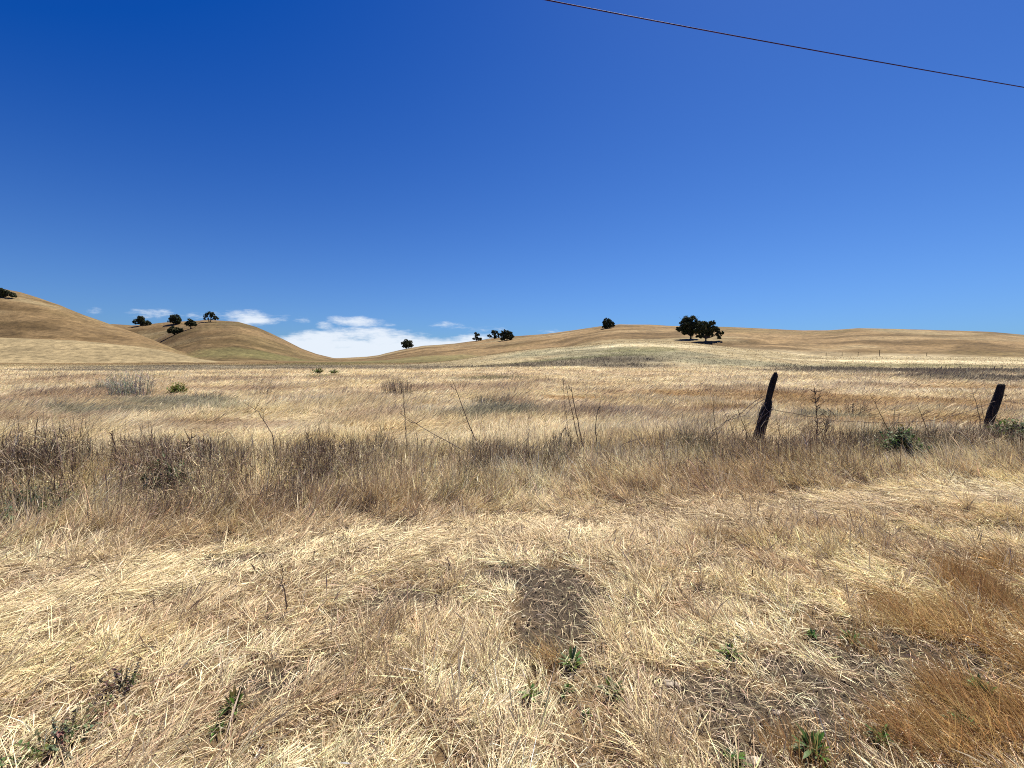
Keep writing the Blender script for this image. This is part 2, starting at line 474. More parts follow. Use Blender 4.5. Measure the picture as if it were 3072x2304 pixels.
def mat_land(name):
    m_ = bpy.data.materials.new(name); m_.use_nodes = True; n = m_.node_tree.nodes; l = m_.node_tree.links
    b = n['Principled BSDF']; b.inputs['Roughness'].default_value = 0.95; b.inputs['Specular IOR Level'].default_value = 0.1
    at = n.new('ShaderNodeAttribute'); at.attribute_name = 'tint'       # colour, alpha = 1 on far grass cover, 0 on bare earth nearby
    geo = n.new('ShaderNodeNewGeometry')

    def noise(scale, stretch, detail, rough=0.6):
        mp = n.new('ShaderNodeMapping'); mp.inputs['Scale'].default_value = stretch; l.new(geo.outputs['Position'], mp.inputs[0])
        z = n.new('ShaderNodeTexNoise'); z.inputs['Scale'].default_value = scale; z.inputs['Detail'].default_value = detail
        z.inputs['Roughness'].default_value = rough; l.new(mp.outputs[0], z.inputs['Vector']); return z.outputs['Fac']

    def rng_(v, lo, hi, a=0.3, c=0.7):
        r = n.new('ShaderNodeMapRange'); r.inputs['From Min'].default_value = a; r.inputs['From Max'].default_value = c
        r.inputs['To Min'].default_value = lo; r.inputs['To Max'].default_value = hi; l.new(v, r.inputs['Value']); return r.outputs[0]

    def mul(a, c):
        q = n.new('ShaderNodeMath'); q.operation = 'MULTIPLY'; l.new(a, q.inputs[0]); l.new(c, q.inputs[1]); return q.outputs[0]
    tus = noise(0.9, (0.5, 0.5, 1.6), 6, 0.75); big = noise(0.16, (0.35, 0.8, 1.5), 5, 0.65)
    fine = noise(45.0, (1, 1, 1), 6, 0.7)
    farf = mul(rng_(tus, 0.45, 1.55), rng_(big, 0.68, 1.30))
    nearf = rng_(fine, 0.45, 1.6)
    mx = n.new('ShaderNodeMix'); mx.data_type = 'FLOAT'; l.new(at.outputs['Alpha'], mx.inputs[0]); l.new(nearf, mx.inputs[2]); l.new(farf, mx.inputs[3])
    sc = n.new('ShaderNodeVectorMath'); sc.operation = 'SCALE'; l.new(at.outputs['Color'], sc.inputs[0]); l.new(mx.outputs[0], sc.inputs['Scale'])
    l.new(sc.outputs[0], b.inputs['Base Color'])
    b1 = n.new('ShaderNodeBump'); b1.inputs['Distance'].default_value = 0.35; l.new(tus, b1.inputs['Height']); l.new(mul(at.outputs['Alpha'], rng_(big, 0.5, 1.0)), b1.inputs['Strength'])
    b2 = n.new('ShaderNodeBump'); b2.inputs['Distance'].default_value = 0.012; b2.inputs['Strength'].default_value = 0.7
    l.new(fine, b2.inputs['Height']); l.new(b1.outputs[0], b2.inputs['Normal']); l.new(b2.outputs[0], b.inputs['Normal'])
    return m_


M_LAND = mat_land('land_cover')

# ------------------------------------------------------------------ the land: one sheet, cut where the hills rise
az_front = np.radians(np.arange(-64, 64.01, 0.16))
az_back = np.radians(np.arange(66, 294.1, 4))
az = np.concatenate([az_front, az_back])
rr = np.concatenate([[0.05], np.geomspace(0.35, 60, 330), np.geomspace(61.2, 700, 330), np.geomspace(720, 5000, 24)])
A_, R_ = np.meshgrid(az, rr)
X = np.sin(A_) * R_; Y = np.cos(A_) * R_
Z, IDX = terrain(X, Y, which=True)
na, nr = len(az), len(rr)
DIRT = np.array((0.056, 0.043, 0.030)); THATCH = np.array((0.14, 0.095, 0.05))
THATCH = mixc(THATCH, np.array((0.40, 0.30, 0.18)), sst(6.5, 9, Y))
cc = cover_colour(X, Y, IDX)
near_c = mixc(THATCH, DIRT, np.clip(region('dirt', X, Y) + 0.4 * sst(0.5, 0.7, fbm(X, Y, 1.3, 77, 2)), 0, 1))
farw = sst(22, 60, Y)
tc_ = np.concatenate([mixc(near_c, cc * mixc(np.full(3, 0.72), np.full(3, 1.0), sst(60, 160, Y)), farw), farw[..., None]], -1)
dzr = np.gradient(Z, axis=0) / np.gradient(R_, axis=0)
dza = np.gradient(Z, axis=1) / (np.gradient(A_, axis=1) * R_)
NX = -(dzr * np.sin(A_) + dza * np.cos(A_)); NY = -(dzr * np.cos(A_) - dza * np.sin(A_))
NRM = np.stack([NX, NY, np.ones_like(NX)], -1); NRM /= np.linalg.norm(NRM, axis=-1, keepdims=True)
V = np.stack([X, Y, Z], -1).reshape(-1, 3); TC = tc_.reshape(-1, 4); NV = NRM.reshape(-1, 3)
ii, jj = np.meshgrid(np.arange(nr - 1), np.arange(na), indexing='ij')
j2 = (jj + 1) % na
Q = np.stack([ii * na + jj, ii * na + j2, (ii + 1) * na + j2, (ii + 1) * na + jj], -1).reshape(-1, 4)
QI = IDX[:-1, :].reshape(-1)
YQ = Y[:-1, :].reshape(-1)
owner = {'ground': [0, 7, 6], 'left_hill': [1, 2], 'middle_hill': [3, 4], 'right_hill': [5]}
LAB = {'ground': 'flat straw coloured meadow floor running back to the foot of the hills',
       'left_hill': 'smooth dry grass hill rising out of the left edge of the picture',
       'middle_hill': 'rounded golden hill with four oaks behind the left hill',
       'right_hill': 'long low tan ridge stretching from the middle to the right edge'}
for nm, ids in owner.items():
    q = Q[np.isin(QI, ids)]
    u, inv = np.unique(q.ravel(), return_inverse=True)
    me = raw_mesh(nm, V[u], inv.astype(np.int32), np.full(len(q), 4), M_LAND, smooth=True, vcol=TC[u])
    me.normals_split_custom_set_from_vertices(NV[u].astype(np.float32))
    link(nm if nm == 'ground' else 'hill', me, label=LAB[nm], cat='ground' if nm == 'ground' else 'hill', kind='structure')


# ------------------------------------------------------------------ grass
def build_blades(name, x, y, phi, th, bend, L, W, col, mat, label, cat, head=None, zoff=0.0, spin=None):
    n = len(x)
    z = terrain(x, y) + zoff
    s = np.array([0, 0.38, 0.72, 1.0])
    p = np.zeros((n, 4, 3)); p[:, 0] = np.stack([x, y, z - 0.01], -1)
    dirs = []
    for k in range(3):
        a = np.clip(th + bend * (s[k] + s[k + 1]) / 2, -1.75, 1.75)
        d = np.stack([np.sin(a) * np.cos(phi), np.sin(a) * np.sin(phi), np.cos(a)], -1)
        dirs.append(d)
        p[:, k + 1] = p[:, k] + d * (L * (s[k + 1] - s[k]))[:, None]
    floor = z + 0.012 + rng.random(n) * 0.03
    zo = np.asarray(zoff)
    for k in (1, 2, 3):
        p[:, k, 2] = np.maximum(p[:, k, 2], floor - zo)
    a = np.stack([-np.sin(phi), np.cos(phi), np.zeros(n)], -1)
    b = np.cross(dirs[1], a)
    psi = rng.uniform(-1.2, 1.2, n) if spin is None else spin
    wv = a * np.cos(psi)[:, None] + b * np.sin(psi)[:, None]
    prof = np.tile(np.array([0.75, 1.0, 0.75]), (n, 1))
    if head is not None:
        prof[head] = (0.45, 0.4, 2.2)
    vs = np.zeros((n, 7, 3))
    for k in range(3):
        hw = wv * (W * prof[:, k] / 2)[:, None]
        vs[:, 2 * k] = p[:, k] - hw; vs[:, 2 * k + 1] = p[:, k] + hw
    vs[:, 6] = p[:, 3]
    base = (np.arange(n) * 7)[:, None]
    lp = base + np.array([[0, 1, 3, 2, 2, 3, 5, 4, 4, 5, 6]])
    sz = np.tile([4, 4, 3], n)
    fc = np.repeat(np.clip(col, 0.01, 0.95), 3, axis=0)
    me = raw_mesh(name, vs.reshape(-1, 3), lp.ravel(), sz, mat, fcol=fc)
    return link(name, me, label=label, cat=cat, kind='stuff')


def vary(col, amt=0.22, hue=0.06):
    n = len(col)
    v = np.exp(rng.normal(0, amt, n))[:, None]
    h_ = 1 + rng.normal(0, hue, (n, 3))
    return col * v * h_


def track_d(x, y):       # signed distance (m) from the flattened strip that crosses the foreground
    t = x / np.maximum(y, 0.3)
    return y - (3.8 + 0.9 * np.clip(t, -1.3, 1.4))


def brush_edges(x, y):
    t = x / np.maximum(y, 0.3)
    lo = np.interp(t, [-1.19, -0.4, 0, 0.5, 1.19], [3.85, 4.4, 4.95, 5.1, 5.4])
    hi = np.interp(t, [-1.19, -0.4, 0, 0.5, 1.19], [5.6, 6.1, 6.7, 7.6, 9.2])
    n_ = (fbm(x, y, 0.9, 91, 3) - 0.5) * 1.6
    return sst(-0.35, 0.45, y - lo + n_) * (1 - sst(-0.4, 0.4, y - hi + n_))


def sample(n, y0, y1, tmax, power):
    """power 1: even over the land; power 0: density falls with the square of the distance."""
    u = rng.random(n)
    y = np.sqrt(y0 * y0 + u * (y1 * y1 - y0 * y0)) if power == 1 else y0 * (y1 / y0) ** u
    return y * rng.uniform(-tmax, tmax, n), y


# --- foreground, roadside of the fence line
x, y = sample(560000, 0.75, 6.6, 1.45, 1)
nt_ = 12000
tx, ty = sample(nt_, 0.75, 6.6, 1.45, 1)
tphi = math.pi / 2 + 1.0 * np.tanh(tx / ty * 1.1) + (fbm(tx, ty, 1.1, 107, 3) - 0.5) * 4.2 + rng.normal(0, 0.7, nt_)
tth = np.clip(rng.normal(1.22, 0.28, nt_), 0.3, 1.52); tlen = rng.lognormal(0, 0.2, nt_); tcol = rng.random(nt_)
up_ = (rng.random(nt_) < 0.06 + 0.26 * sst(0.5, 0.65, fbm(tx, ty, 1.4, 201, 2))); tth = np.where(up_, np.abs(rng.normal(0.45, 0.25, nt_)), tth)
tid = rng.integers(0, nt_, len(x)); inT = rng.random(len(x)) < 0.62
tr_ = np.abs(rng.normal(0, 0.045, len(x))); ta_ = rng.uniform(0, 2 * math.pi, len(x))
x = np.where(inT, tx[tid] + tr_ * np.cos(ta_), x); y = np.where(inT, np.maximum(ty[tid] + tr_ * np.sin(ta_), 0.7), y)
dm = region('dirt', x, y); om = region('orange', x, y); br = brush_edges(x, y); td = track_d(x, y)
thin = fbm(x, y, 3.8, 101, 3)
CLEAR = [(1712, 2010, .10), (1594, 2100, .10), (1697, 2085, .06), (1838, 2085, .10), (2188, 1975, .12), (2436, 1915, .08), (2556, 1930, .1), (2940, 2095, .12), (2190, 2290, .12), (2440, 2270, .12),
         (2640, 2225, .1), (2900, 2190, .1), (705, 2140, .1), (650, 2200, .09), (190, 2250, .22), (370, 2080, .12), (2010, 2060, .06), (2330, 2142, .06), (1645, 1868, .04)]
opn = np.ones(len(x))
for (a_, b_, r_) in CLEAR:
    g0, g1 = P(a_, b_)
    opn *= 1 - 0.9 * np.exp(-(((x - g0) / r_) ** 2 + ((y - g1 + 0.4 * r_) / (1.3 * r_)) ** 2))
keep = rng.random(len(x)) < opn * np.clip(1.0 - 0.995 * sst(0.05, 0.42, dm * (0.15 + 1.7 * fbm(x, y, 6.0, 221, 2))) - 0.6 * br - 0.60 * sst(0.4, 0.8, om), 0.004, 1) * (0.10 + 0.90 * sst(0.38, 0.5, thin))
x, y, dm, om, br, td, tid, inT, ta_ = (a[keep] for a in (x, y, dm, om, br, td, tid, inT, ta_))
t = x / y
tall = sst(0.25, 1.2, td)                                  # standing grass behind the strip
onstrip = np.exp(-(td / 0.42) ** 2)
clump = fbm(x, y, 1.7, 103, 3); clump2 = fbm(x, y, 5.5, 105, 2)
phi = math.pi / 2 + 1.0 * np.tanh(t * 1.1) + (fbm(x, y, 1.1, 107, 3) - 0.5) * 4.2 + (clump2 - 0.5) * 1.6 + rng.normal(0, 0.55, len(x))
phi = np.where(rng.random(len(x)) < 0.2, rng.uniform(0, 2 * math.pi, len(x)), phi)
th = 1.25 + (clump - 0.5) * 1.3 - 0.5 * tall + onstrip * 0.45 + rng.normal(0, 0.22, len(x))
phi = np.where(inT, tphi[tid] + np.where(tth[tid] < 0.6, ta_, rng.normal(0, 0.38, len(x))), phi)
th = np.where(inT, tth[tid] - 0.55 * tall + onstrip * 0.5 + rng.normal(0, 0.2, len(x)), th)
th = np.clip(th, 0.1, 1.52)
Lb = (0.105 + 0.10 * clump2 + 0.13 * tall) * rng.lognormal(0, 0.2, len(x)) * (1 - 0.75 * np.clip(dm * 1.6, 0, 1)) * np.where(inT, 1.1 * tlen[tid], 1.0)
Wb = rng.uniform(0.0014, 0.0038, len(x)) * (1 + 0.12 * sst(1.8, 3.2, y)) * (1 + 0.12 * np.maximum(y - 2.5, 0))
head = rng.random(len(x)) < 0.14
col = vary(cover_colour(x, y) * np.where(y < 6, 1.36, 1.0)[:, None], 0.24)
col = mixc(col, PAL['pale'] * 1.2, onstrip * 0.55)
col = col * np.where(inT, 0.68 + 0.55 * tcol[tid], 1.0)[:, None]
col = mixc(col, PAL['pink'], np.where(inT & (tcol[tid] > 0.84), 0.6, 0.0))
col = mixc(col, np.array((0.38, 0.27, 0.16)), np.where(inT & up_[tid], 0.5, 0.0))
col = mixc(col, PAL['pale'] * 1.15, (rng.random(len(x)) < 0.24) * 0.85)
col = mixc(col, np.array((0.16, 0.12, 0.08)), (rng.random(len(x)) < 0.07) * 0.8)
build_blades('dry_grass', x, y, phi, th, rng.normal(0.25, 0.3, len(x)), Lb, Wb, col, M_STRAW,
             'matted straw coloured dry grass covering the foreground in front of the fence line', 'grass', head)

# --- short dark dead stems standing in the straw
x, y = sample(60000, 1.3, 5.2, 1.4, 1)
k = rng.random(len(x)) < 0.12 * sst(0.56, 0.70, fbm(x, y, 2.2, 191, 3)) * (0.3 + sst(-1.2, -0.2, track_d(x, y)) * (1 - sst(0.6, 1.4, track_d(x, y))))
x, y = x[k], y[k]; n = len(x)
build_blades('dead_stubble', x, y, rng.uniform(0, 6.28, n), np.abs(rng.normal(0.35, 0.35, n)), rng.normal(0, 0.5, n), rng.uniform(0.04, 0.16, n), rng.uniform(0.002, 0.0045, n),
             vary(np.tile(np.array((0.15, 0.105, 0.065)), (n, 1)), 0.4), M_TWIG, 'short dark dead stems standing up through the pale straw', 'dry weeds', rng.random(n) < 0.5)

# --- fine rust coloured grass patches
x, y = sample(420000, 0.75, 4.2, 1.45, 1)
om = region('orange', x, y)
k = rng.random(len(x)) < sst(0.15, 0.9, om) * (0.15 + 0.85 * sst(0.38, 0.55, fbm(x, y, 4.5, 117, 3))) * (1 - 0.6 * region('dirt', x, y))
x, y = x[k], y[k]
n = len(x); t = x / y
phi = math.pi / 2 + 1.0 * np.tanh(t) + (fbm(x, y, 2.0, 111, 3) - 0.5) * 5 + rng.normal(0, 0.6, n)
col = vary(mixc(np.array((0.36, 0.22, 0.09)), PAL['gold'] * 1.0, np.clip(sst(0.4, 0.7, fbm(x, y, 5, 113, 3)) * 0.8, 0, 1)), 0.25)
build_blades('rust_grass', x, y, phi, np.clip(rng.normal(0.75, 0.35, n), 0, 1.5), rng.normal(0.5, 0.4, n), rng.uniform(0.09, 0.24, n), rng.uniform(0.0012, 0.0024, n), col,
             M_GRASS, 'fine rust orange grass growing in patches at the lower right', 'grass')

# --- cut straw lying on the bare earth
x, y = sample(170000, 0.8, 5.0, 1.4, 1)
k = rng.random(len(x)) < 0.45 + np.where((np.abs(x / y - 0.085) < 0.1) & (y > 2.2), -0.16, 0.10) * sst(0.2, 0.6, region('dirt', x, y)) * (0.35 + 1.0 * sst(0.4, 0.6, fbm(x, y, 2.5, 121, 2)))
x, y = x[k], y[k]; n = len(x)
build_blades('straw_litter', x, y, rng.uniform(0, 6.28, n), rng.uniform(1.3, 1.6, n), rng.normal(0, 0.25, n), rng.uniform(0.025, 0.12, n), rng.uniform(0.0014, 0.0036, n),
             vary(mixc(PAL['pale'], PAL['pink'], rng.random(n) * 0.8), 0.28), M_STRAW, 'loose pale straw scattered over the bare dark earth', 'straw', zoff=0.012)

# --- clods of dry earth on the bare patches
x, y = sample(60000, 0.8, 4.6, 1.4, 1)
k = rng.random(len(x)) < 0.02 + 0.75 * sst(0.25, 0.7, region('dirt', x, y))
x, y = x[k], y[k]; n = len(x); z = terrain(x, y)
sz = 0.0032 * rng.lognormal(0, 0.55, n)
octa = np.array([(1, 0, 0), (0, 1, 0), (-1, 0, 0), (0, -1, 0), (0, 0, 0.8), (0, 0, -0.8)], float)
vs = np.stack([x, y, z + sz * 0.3], -1)[:, None] + octa[None] * sz[:, None, None] * rng.uniform(0.6, 1.5, (n, 6, 1))
tr8 = np.array([(0, 1, 4), (1, 2, 4), (2, 3, 4), (3, 0, 4), (1, 0, 5), (2, 1, 5), (3, 2, 5), (0, 3, 5)])
lp = (np.arange(n) * 6)[:, None, None] + tr8[None]
ct = vary(np.tile(np.array((0.068, 0.053, 0.038)), (n, 1)), 0.35, 0.05)
ct = mixc(ct, np.array((0.26, 0.21, 0.15)), (rng.random(n) < 0.06) * 1.0)
link('soil_clods', raw_mesh('soil_clods', vs.reshape(-1, 3), lp.ravel(), np.full(n * 8, 3), mat_solid('dry_clods', (1, 1, 1), scale=90, var=0.3, attr=True), fcol=np.repeat(ct, 8, axis=0)),
     label='crumbly dark clods strewn over the bare earth', cat='soil', kind='stuff')

# --- weedy fence line: a tangle of dead brown stems
x, y = sample(820000, 3.6, 10.5, 1.5, 1)
br = brush_edges(x, y); t = x / y
amount = np.interp(t, [-1.3, -0.5, 0, 0.4, 1.3], [1.4, 1.1, 0.7, 0.52, 0.5]) * np.where((y < 5.9) & (t > 0.1), 0.6, 1.0) * (0.05 + 1.15 * sst(0.38, 0.62, fbm(x, y, 1.3, 131, 3)))
k = rng.random(len(x)) < br * amount * 0.85
x, y, t, br = x[k], y[k], t[k], br[k]; n = len(x)
hgt = np.interp(t, [-1.2, -0.3, 0.2, 1.2], [0.60, 0.48, 0.30, 0.26]) * (0.45 + 1.1 * fbm(x, y, 1.1, 133, 3)) * (0.55 + 0.45 * br)
zo = rng.random(n) ** 1.3 * hgt
fine = rng.random(n) < 0.72
L_ = np.where(fine, rng.uniform(0.04, 0.15, n), rng.uniform(0.15, 0.42, n)); L_ = np.where(rng.random(n) < 0.022, rng.uniform(0.4, 0.75, n), L_)
col = np.where((rng.random(n) < 0.64)[:, None], np.array((0.105, 0.064, 0.045)), np.array((0.33, 0.245, 0.155)))
sp_ = sst(0.45, 0.62, fbm(x, y, 0.9, 211, 3)) * br
col = mixc(col, np.array((0.06, 0.038, 0.030)), sp_ * (rng.random(n) < 0.5) * np.interp(t, [-1.2, 0.2, 1.2], [0.9, 0.6, 0.4]))
gm = sst(0.46, 0.62, fbm(x, y, 0.75, 137, 3)) * 0.8
col = mixc(col, np.array((0.10, 0.12, 0.065)), gm * (rng.random(n) < 0.7))
th = np.where(fine, rng.uniform(0.1, 1.6, n), np.abs(rng.normal(0.45, 0.35, n)))
build_blades('dry_brush', x, y, rng.uniform(0, 6.28, n), th, rng.normal(0, 0.7, n), L_, np.where(fine, rng.uniform(0.002, 0.006, n), rng.uniform(0.002, 0.0035, n)), vary(col, 0.3),
             M_TWIG, 'tangled dark brown dead weeds along the fence line', 'dry weeds', zoff=zo)

# --- meadow behind the fence line
xs, ys = [], []
for (n_, a, b, tm, pw) in ((300000, 6.2, 12.5, 1.4, 1), (560000, 12, 42, 1.35, 0), (230000, 40, 150, 1.35, 0)):
    a_, b_ = sample(n_, a, b, tm, pw); xs.append(a_); ys.append(b_)
x = np.concatenate(xs); y = np.concatenate(ys)
br = brush_edges(x, y)
k = rng.random(len(x)) < (1 - 0.7 * br) * (0.4 + 0.6 * sst(0.3, 0.5, fbm(x, y, 1.5, 141, 3)))
_, hid = terrain(x, y, micro=False, which=True)
k &= np.isin(hid, [0, 7, 6])
k &= rng.random(len(x)) < 1 - 0.8 * sst(90, 140, y)
x, y = x[k], y[k]; n = len(x)
purple = region('fpurple', x, y); orange = region('forange', x, y)
wave = fbm(x, y, 0.35, 143, 3)
phi = 0.35 + (wave - 0.5) * 3.4 + (fbm(x, y, 1.6, 145, 2) - 0.5) * 1.6 + rng.normal(0, 0.4, n)
th = np.clip(0.95 + (fbm(x, y, 0.6, 147, 3) - 0.5) * 1.5 + rng.normal(0, 0.22, n), 0, 1.5)
th = th * (1 - 0.6 * purple)
L_ = (0.26 + 0.2 * fbm(x, y, 0.5, 149, 2)) * rng.lognormal(0, 0.18, n) * (1 - 0.35 * orange) * (1 + 0.5 * purple)
W_ = np.maximum(rng.uniform(0.0025, 0.005, n), y / 430 * rng.uniform(0.15, 0.45, n))
W_ = np.minimum(W_, 0.06); L_ = L_ * (1 - 0.35 * sst(45, 90, y))
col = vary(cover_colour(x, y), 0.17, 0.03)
build_blades('meadow_grass', x, y, phi, th, rng.normal(0.45, 0.25, n), L_, W_, col, M_GRASS,
             'tall cream and tan meadow grass filling the field behind the fence', 'grass', rng.random(n) < 0.2)


# ------------------------------------------------------------------ oaks
def on_land(px, py, depth=None):
    if depth is None:
        x, y = P(px, py)
    else:
        x, y = (px - 1536) / F * depth * (math.cos(PITCH) + math.sin(PITCH) * (1152 - py) / F) ** -1, depth
    return x, y, float(terrain(np.array([x]), np.array([y]), micro=False)[0])


def oak(base_px, lobes, depth, label, group, trunk_r=0.45, stems=1, dens=1.0):
    """lobes: (dx, dy up, radius) in photo px from the trunk's foot."""
    bx, by = base_px
    x, y, z = on_land(bx, by + (1.5 if label.find('big pair') < 0 else 0))
    
    sc = y / F
    root = link('oak_tree', None, label=label, cat='oak tree', group=group, loc=(x, y, z))
    tr = MB()
    cen = []
    for (dx, dy, r) in lobes:
        cen.append((Vector((dx * sc, random.uniform(-0.5, 0.5) * r * sc * 1.2, dy * sc)), r * sc * 1.2))
    fork = min(c.z - r * 0.6 for c, r in cen) if cen else 2
    fork = max(fork, 0.8)
    for sI in range(stems):
        sx_ = (sI - (stems - 1) / 2) * 1.3
        base = Vector((sx_ * 0.5, 0, -0.5)); f = Vector((sx_ * 1.3, 0, fork))
        tr.tube([base, base.lerp(f, 0.25), base.lerp(f, 0.6) + Vector((0.1, 0.1, 0)), f], [trunk_r * 1.35, trunk_r, trunk_r * 0.85, trunk_r * 0.75], 9, jit=0.08)
        for (c, r) in cen:
            if stems > 1 and (c.x > 0) != (sI > 0) and random.random() < 0.7: continue
            mid = f.lerp(c, 0.5) + Vector((0, 0, 0.25 * (c - f).length * random.uniform(-0.2, 0.5)))
            tr.tube([f, f.lerp(mid, 0.5), mid, c], [trunk_r * 0.6, trunk_r * 0.48, trunk_r * 0.34, trunk_r * 0.12], 6, jit=0.08)
            for q in range(4):
                e_ = c + Vector(np.random.default_rng(random.randrange(10 ** 6)).normal(0, 0.55, 3)) * r
                tr.tube([mid.lerp(c, 0.5), e_], [trunk_r * 0.16, 0.03], 4, cap=False)
    link('trunk', tr.mesh('trunk', M_BARK), parent=root)
    cs, us = [], []
    for (c, r) in cen:                             # leaf sprays gathered in clumps over each bough
        nb = int(16 + r * 6)
        g = rng.normal(0, 1, (nb, 3)); g /= np.linalg.norm(g, axis=1)[:, None]
        rad = r * rng.uniform(0.45, 0.95, nb)[:, None]
        sub = np.array(c) + g * rad * np.array([1, 1, 0.9]); sr = r * rng.uniform(0.2, 0.38, nb)
        nl = int(np.clip(70 * dens * r, 60, 260))
        p_ = rng.normal(0, 1, (nb, nl, 3)); p_ /= np.linalg.norm(p_, axis=2)[..., None]
        p_ = sub[:, None] + p_ * (sr[:, None, None] * rng.random((nb, nl, 1)) ** 0.5)
        cs.append(p_.reshape(-1, 3))
    c_ = np.concatenate(cs); n = len(c_)
    a = rng.normal(0, 1, (n, 3)); a /= np.linalg.norm(a, axis=1)[:, None]
    b = np.cross(a, rng.normal(0, 1, (n, 3))); b /= np.linalg.norm(b, axis=1)[:, None]
    sz = rng.uniform(0.10, 0.22, n)[:, None]
    vs = np.stack([c_ - a * sz, c_ - b * sz * 0.6, c_ + a * sz, c_ + b * sz * 0.6], 1).reshape(-1, 3)
    tint = np.array((0.038, 0.048, 0.016)) * np.exp(rng.normal(0, 0.35, n))[:, None]
    me = raw_mesh('crown', vs, np.arange(4 * n), np.full(n, 4), M_OAK, fcol=tint)
    link('crown', me, parent=root)
    return root


G1 = 'oaks on the middle hill'; G2 = 'oaks along the right ridge line'; G3 = 'large oaks on the right slope'
oak((6, 890), [(-34, 10, 12), (-18, 16, 11), (-4, 17, 9), (8, 15, 9), (20, 11, 8), (30, 7, 7), (38, 4, 6), (2, 6, 7)], 262, 'dark low oak cut off by the left edge on top of the left hill', 'oaks on the left hill')
oak((421, 976), [(-3, 22, 8), (8, 20, 7), (-10, 12, 8), (2, 10, 9), (14, 10, 7), (23, 9, 6), (30, 6, 4)], 400, 'broad oak alone on the saddle at the left end of the middle hill', G1)
oak((526, 972), [(-13, 10, 8), (-5, 19, 8), (7, 20, 8), (15, 11, 7), (2, 9, 9), (12, 2, 5)], 355, 'round crowned oak just above its twin at the top of the middle hill', G1)
oak((523, 1003), [(-10, 12, 7), (0, 17, 8), (9, 13, 8), (18, 12, 5), (1, 7, 7), (22, 16, 4), (-17, 13, 3)], 300, 'bushy oak just below another oak on the middle hill, lowest of the four', G1)
oak((572, 984), [(-9, 14, 6), (0, 21, 7), (8, 18, 6), (14, 12, 5), (-3, 13, 6), (5, 11, 5)], 312, 'small round oak on a bare single trunk right of the paired oaks', G1, trunk_r=0.38)
oak((629, 964), [(-13, 17, 5), (-7, 22, 5), (2, 24, 6), (10, 22, 6), (18, 13, 5), (-17, 9, 3.5), (22, 10, 4), (5, 16, 4), (15, 8, 3)], 335, 'open umbrella shaped oak with two trunks at the summit of the middle hill', G1, stems=2, dens=0.75, trunk_r=0.35)
oak((1220, 1045), [(-10, 17, 6), (-2, 21, 7), (8, 19, 7), (13, 11, 6), (-8, 8, 5), (2, 11, 8), (6, 6, 4)], 355, 'lone dense oak low on the ridge in front of the white cloud', G2)
oak((1428, 1023), [(0, 23, 4.5), (7, 20, 4), (1, 15, 5), (-6, 8, 4), (3, 8, 5), (13, 8, 4.5), (9, 7, 4)], 352, 'small ragged oak with a tiered crown, left of a close pair', G2, trunk_r=0.3)
oak((1482, 1016), [(-2, 22, 6), (6, 21, 5), (-12, 9, 5), (-17, 11, 3), (1, 14, 5), (13, 15, 4), (5, 7, 5), (14, 8, 4)], 350, 'spreading oak with a gappy crown touching the bigger oak at its right', G2, trunk_r=0.35)
oak((1517, 1020), [(-5, 25, 7), (4, 22, 8), (13, 18, 8), (19, 13, 6), (-12, 17, 6), (-9, 6, 6), (2, 12, 8), (12, 9, 7), (-3, 10, 5)], 325, 'full dark oak sweeping to the slope, right one of the ridge pair', G2, stems=2)
oak((1822, 983), [(-2, 22, 8), (7, 18, 8), (-10, 16, 7), (-9, 7, 7), (2, 9, 9), (13, 12, 7), (17, 9, 5), (-2, 4, 5)], 318, 'compact lone oak near the highest point of the right ridge', G2)
oak((2072, 1017), [(-12, 54, 13), (4, 56, 11), (-22, 40, 12), (-5, 38, 14), (14, 42, 12), (-34, 28, 9), (-18, 22, 10), (0, 22, 10), (12, 24, 11), (-40, 30, 5), (22, 48, 7), (2, 12, 5)], 168,
    'large dense oak on the right slope, left one of the big pair', G3, trunk_r=0.42, dens=1.1)
oak((2117, 1024), [(-20, 46, 9), (-6, 50, 9), (8, 50, 8), (20, 54, 7), (-24, 30, 10), (-6, 34, 12), (12, 36, 11), (26, 38, 9), (36, 32, 7), (46, 26, 6), (-14, 16, 8), (6, 20, 8), (42, 12, 6), (34, 20, 5), (-26, 14, 4), (16, 24, 9), (52, 24, 3)], 160,
    'large spreading oak with low right boughs, right one of the big pair', G3, trunk_r=0.36, dens=1.1)


# ------------------------------------------------------------------ fence
def post_mesh(base, outline, depth, seed):
    """outline: (left px, right px, y px) rows from bottom to top."""
    rs = random.Random(seed)
    bm = MB(); n = 18
    bx, bz = base
    grooves = [1 + rs.uniform(-0.07, 0.05) for _ in range(n)]
    rows = []
    for (l, r, py) in outline:
        cx = ((l + r) / 2 - bx) / F * depth; hw = (r - l) / 2 / F * depth
        zc = (bz - py) / F * depth
        rows.append((cx, zc, hw))
    fr = []
    for a, b in zip(rows[:-1], rows[1:]):
        for q in range(4):
            u = q / 4; fr.append(tuple(a[i] * (1 - u) + b[i] * u for i in range(3)))
    fr.append(rows[-1])
    vs = []; fs = []
    for k, (cx, zc, hw) in enumerate(fr):
        for i in range(n):
            an = 2 * math.pi * i / n
            rad = hw * grooves[i] * (1 + rs.uniform(-0.025, 0.025))
            vs.append((cx + math.cos(an) * rad, math.sin(an) * rad * 0.85, zc + (rs.uniform(-0.012, 0.012) if k == len(fr) - 1 else 0)))
    for k in range(len(fr) - 1):
        for i in range(n):
            j = (i + 1) % n; fs.append((k * n + i, k * n + j, (k + 1) * n + j, (k + 1) * n + i))
    e = (len(fr) - 1) * n
    c = len(vs); top = fr[-1]; vs.append((top[0], 0, top[1] - 0.012))
    for i in range(n): fs.append((e + i, e + (i + 1) % n, c))
    bm.add(vs, fs)
    return bm.mesh('fence_post', M_POST, smooth=False)


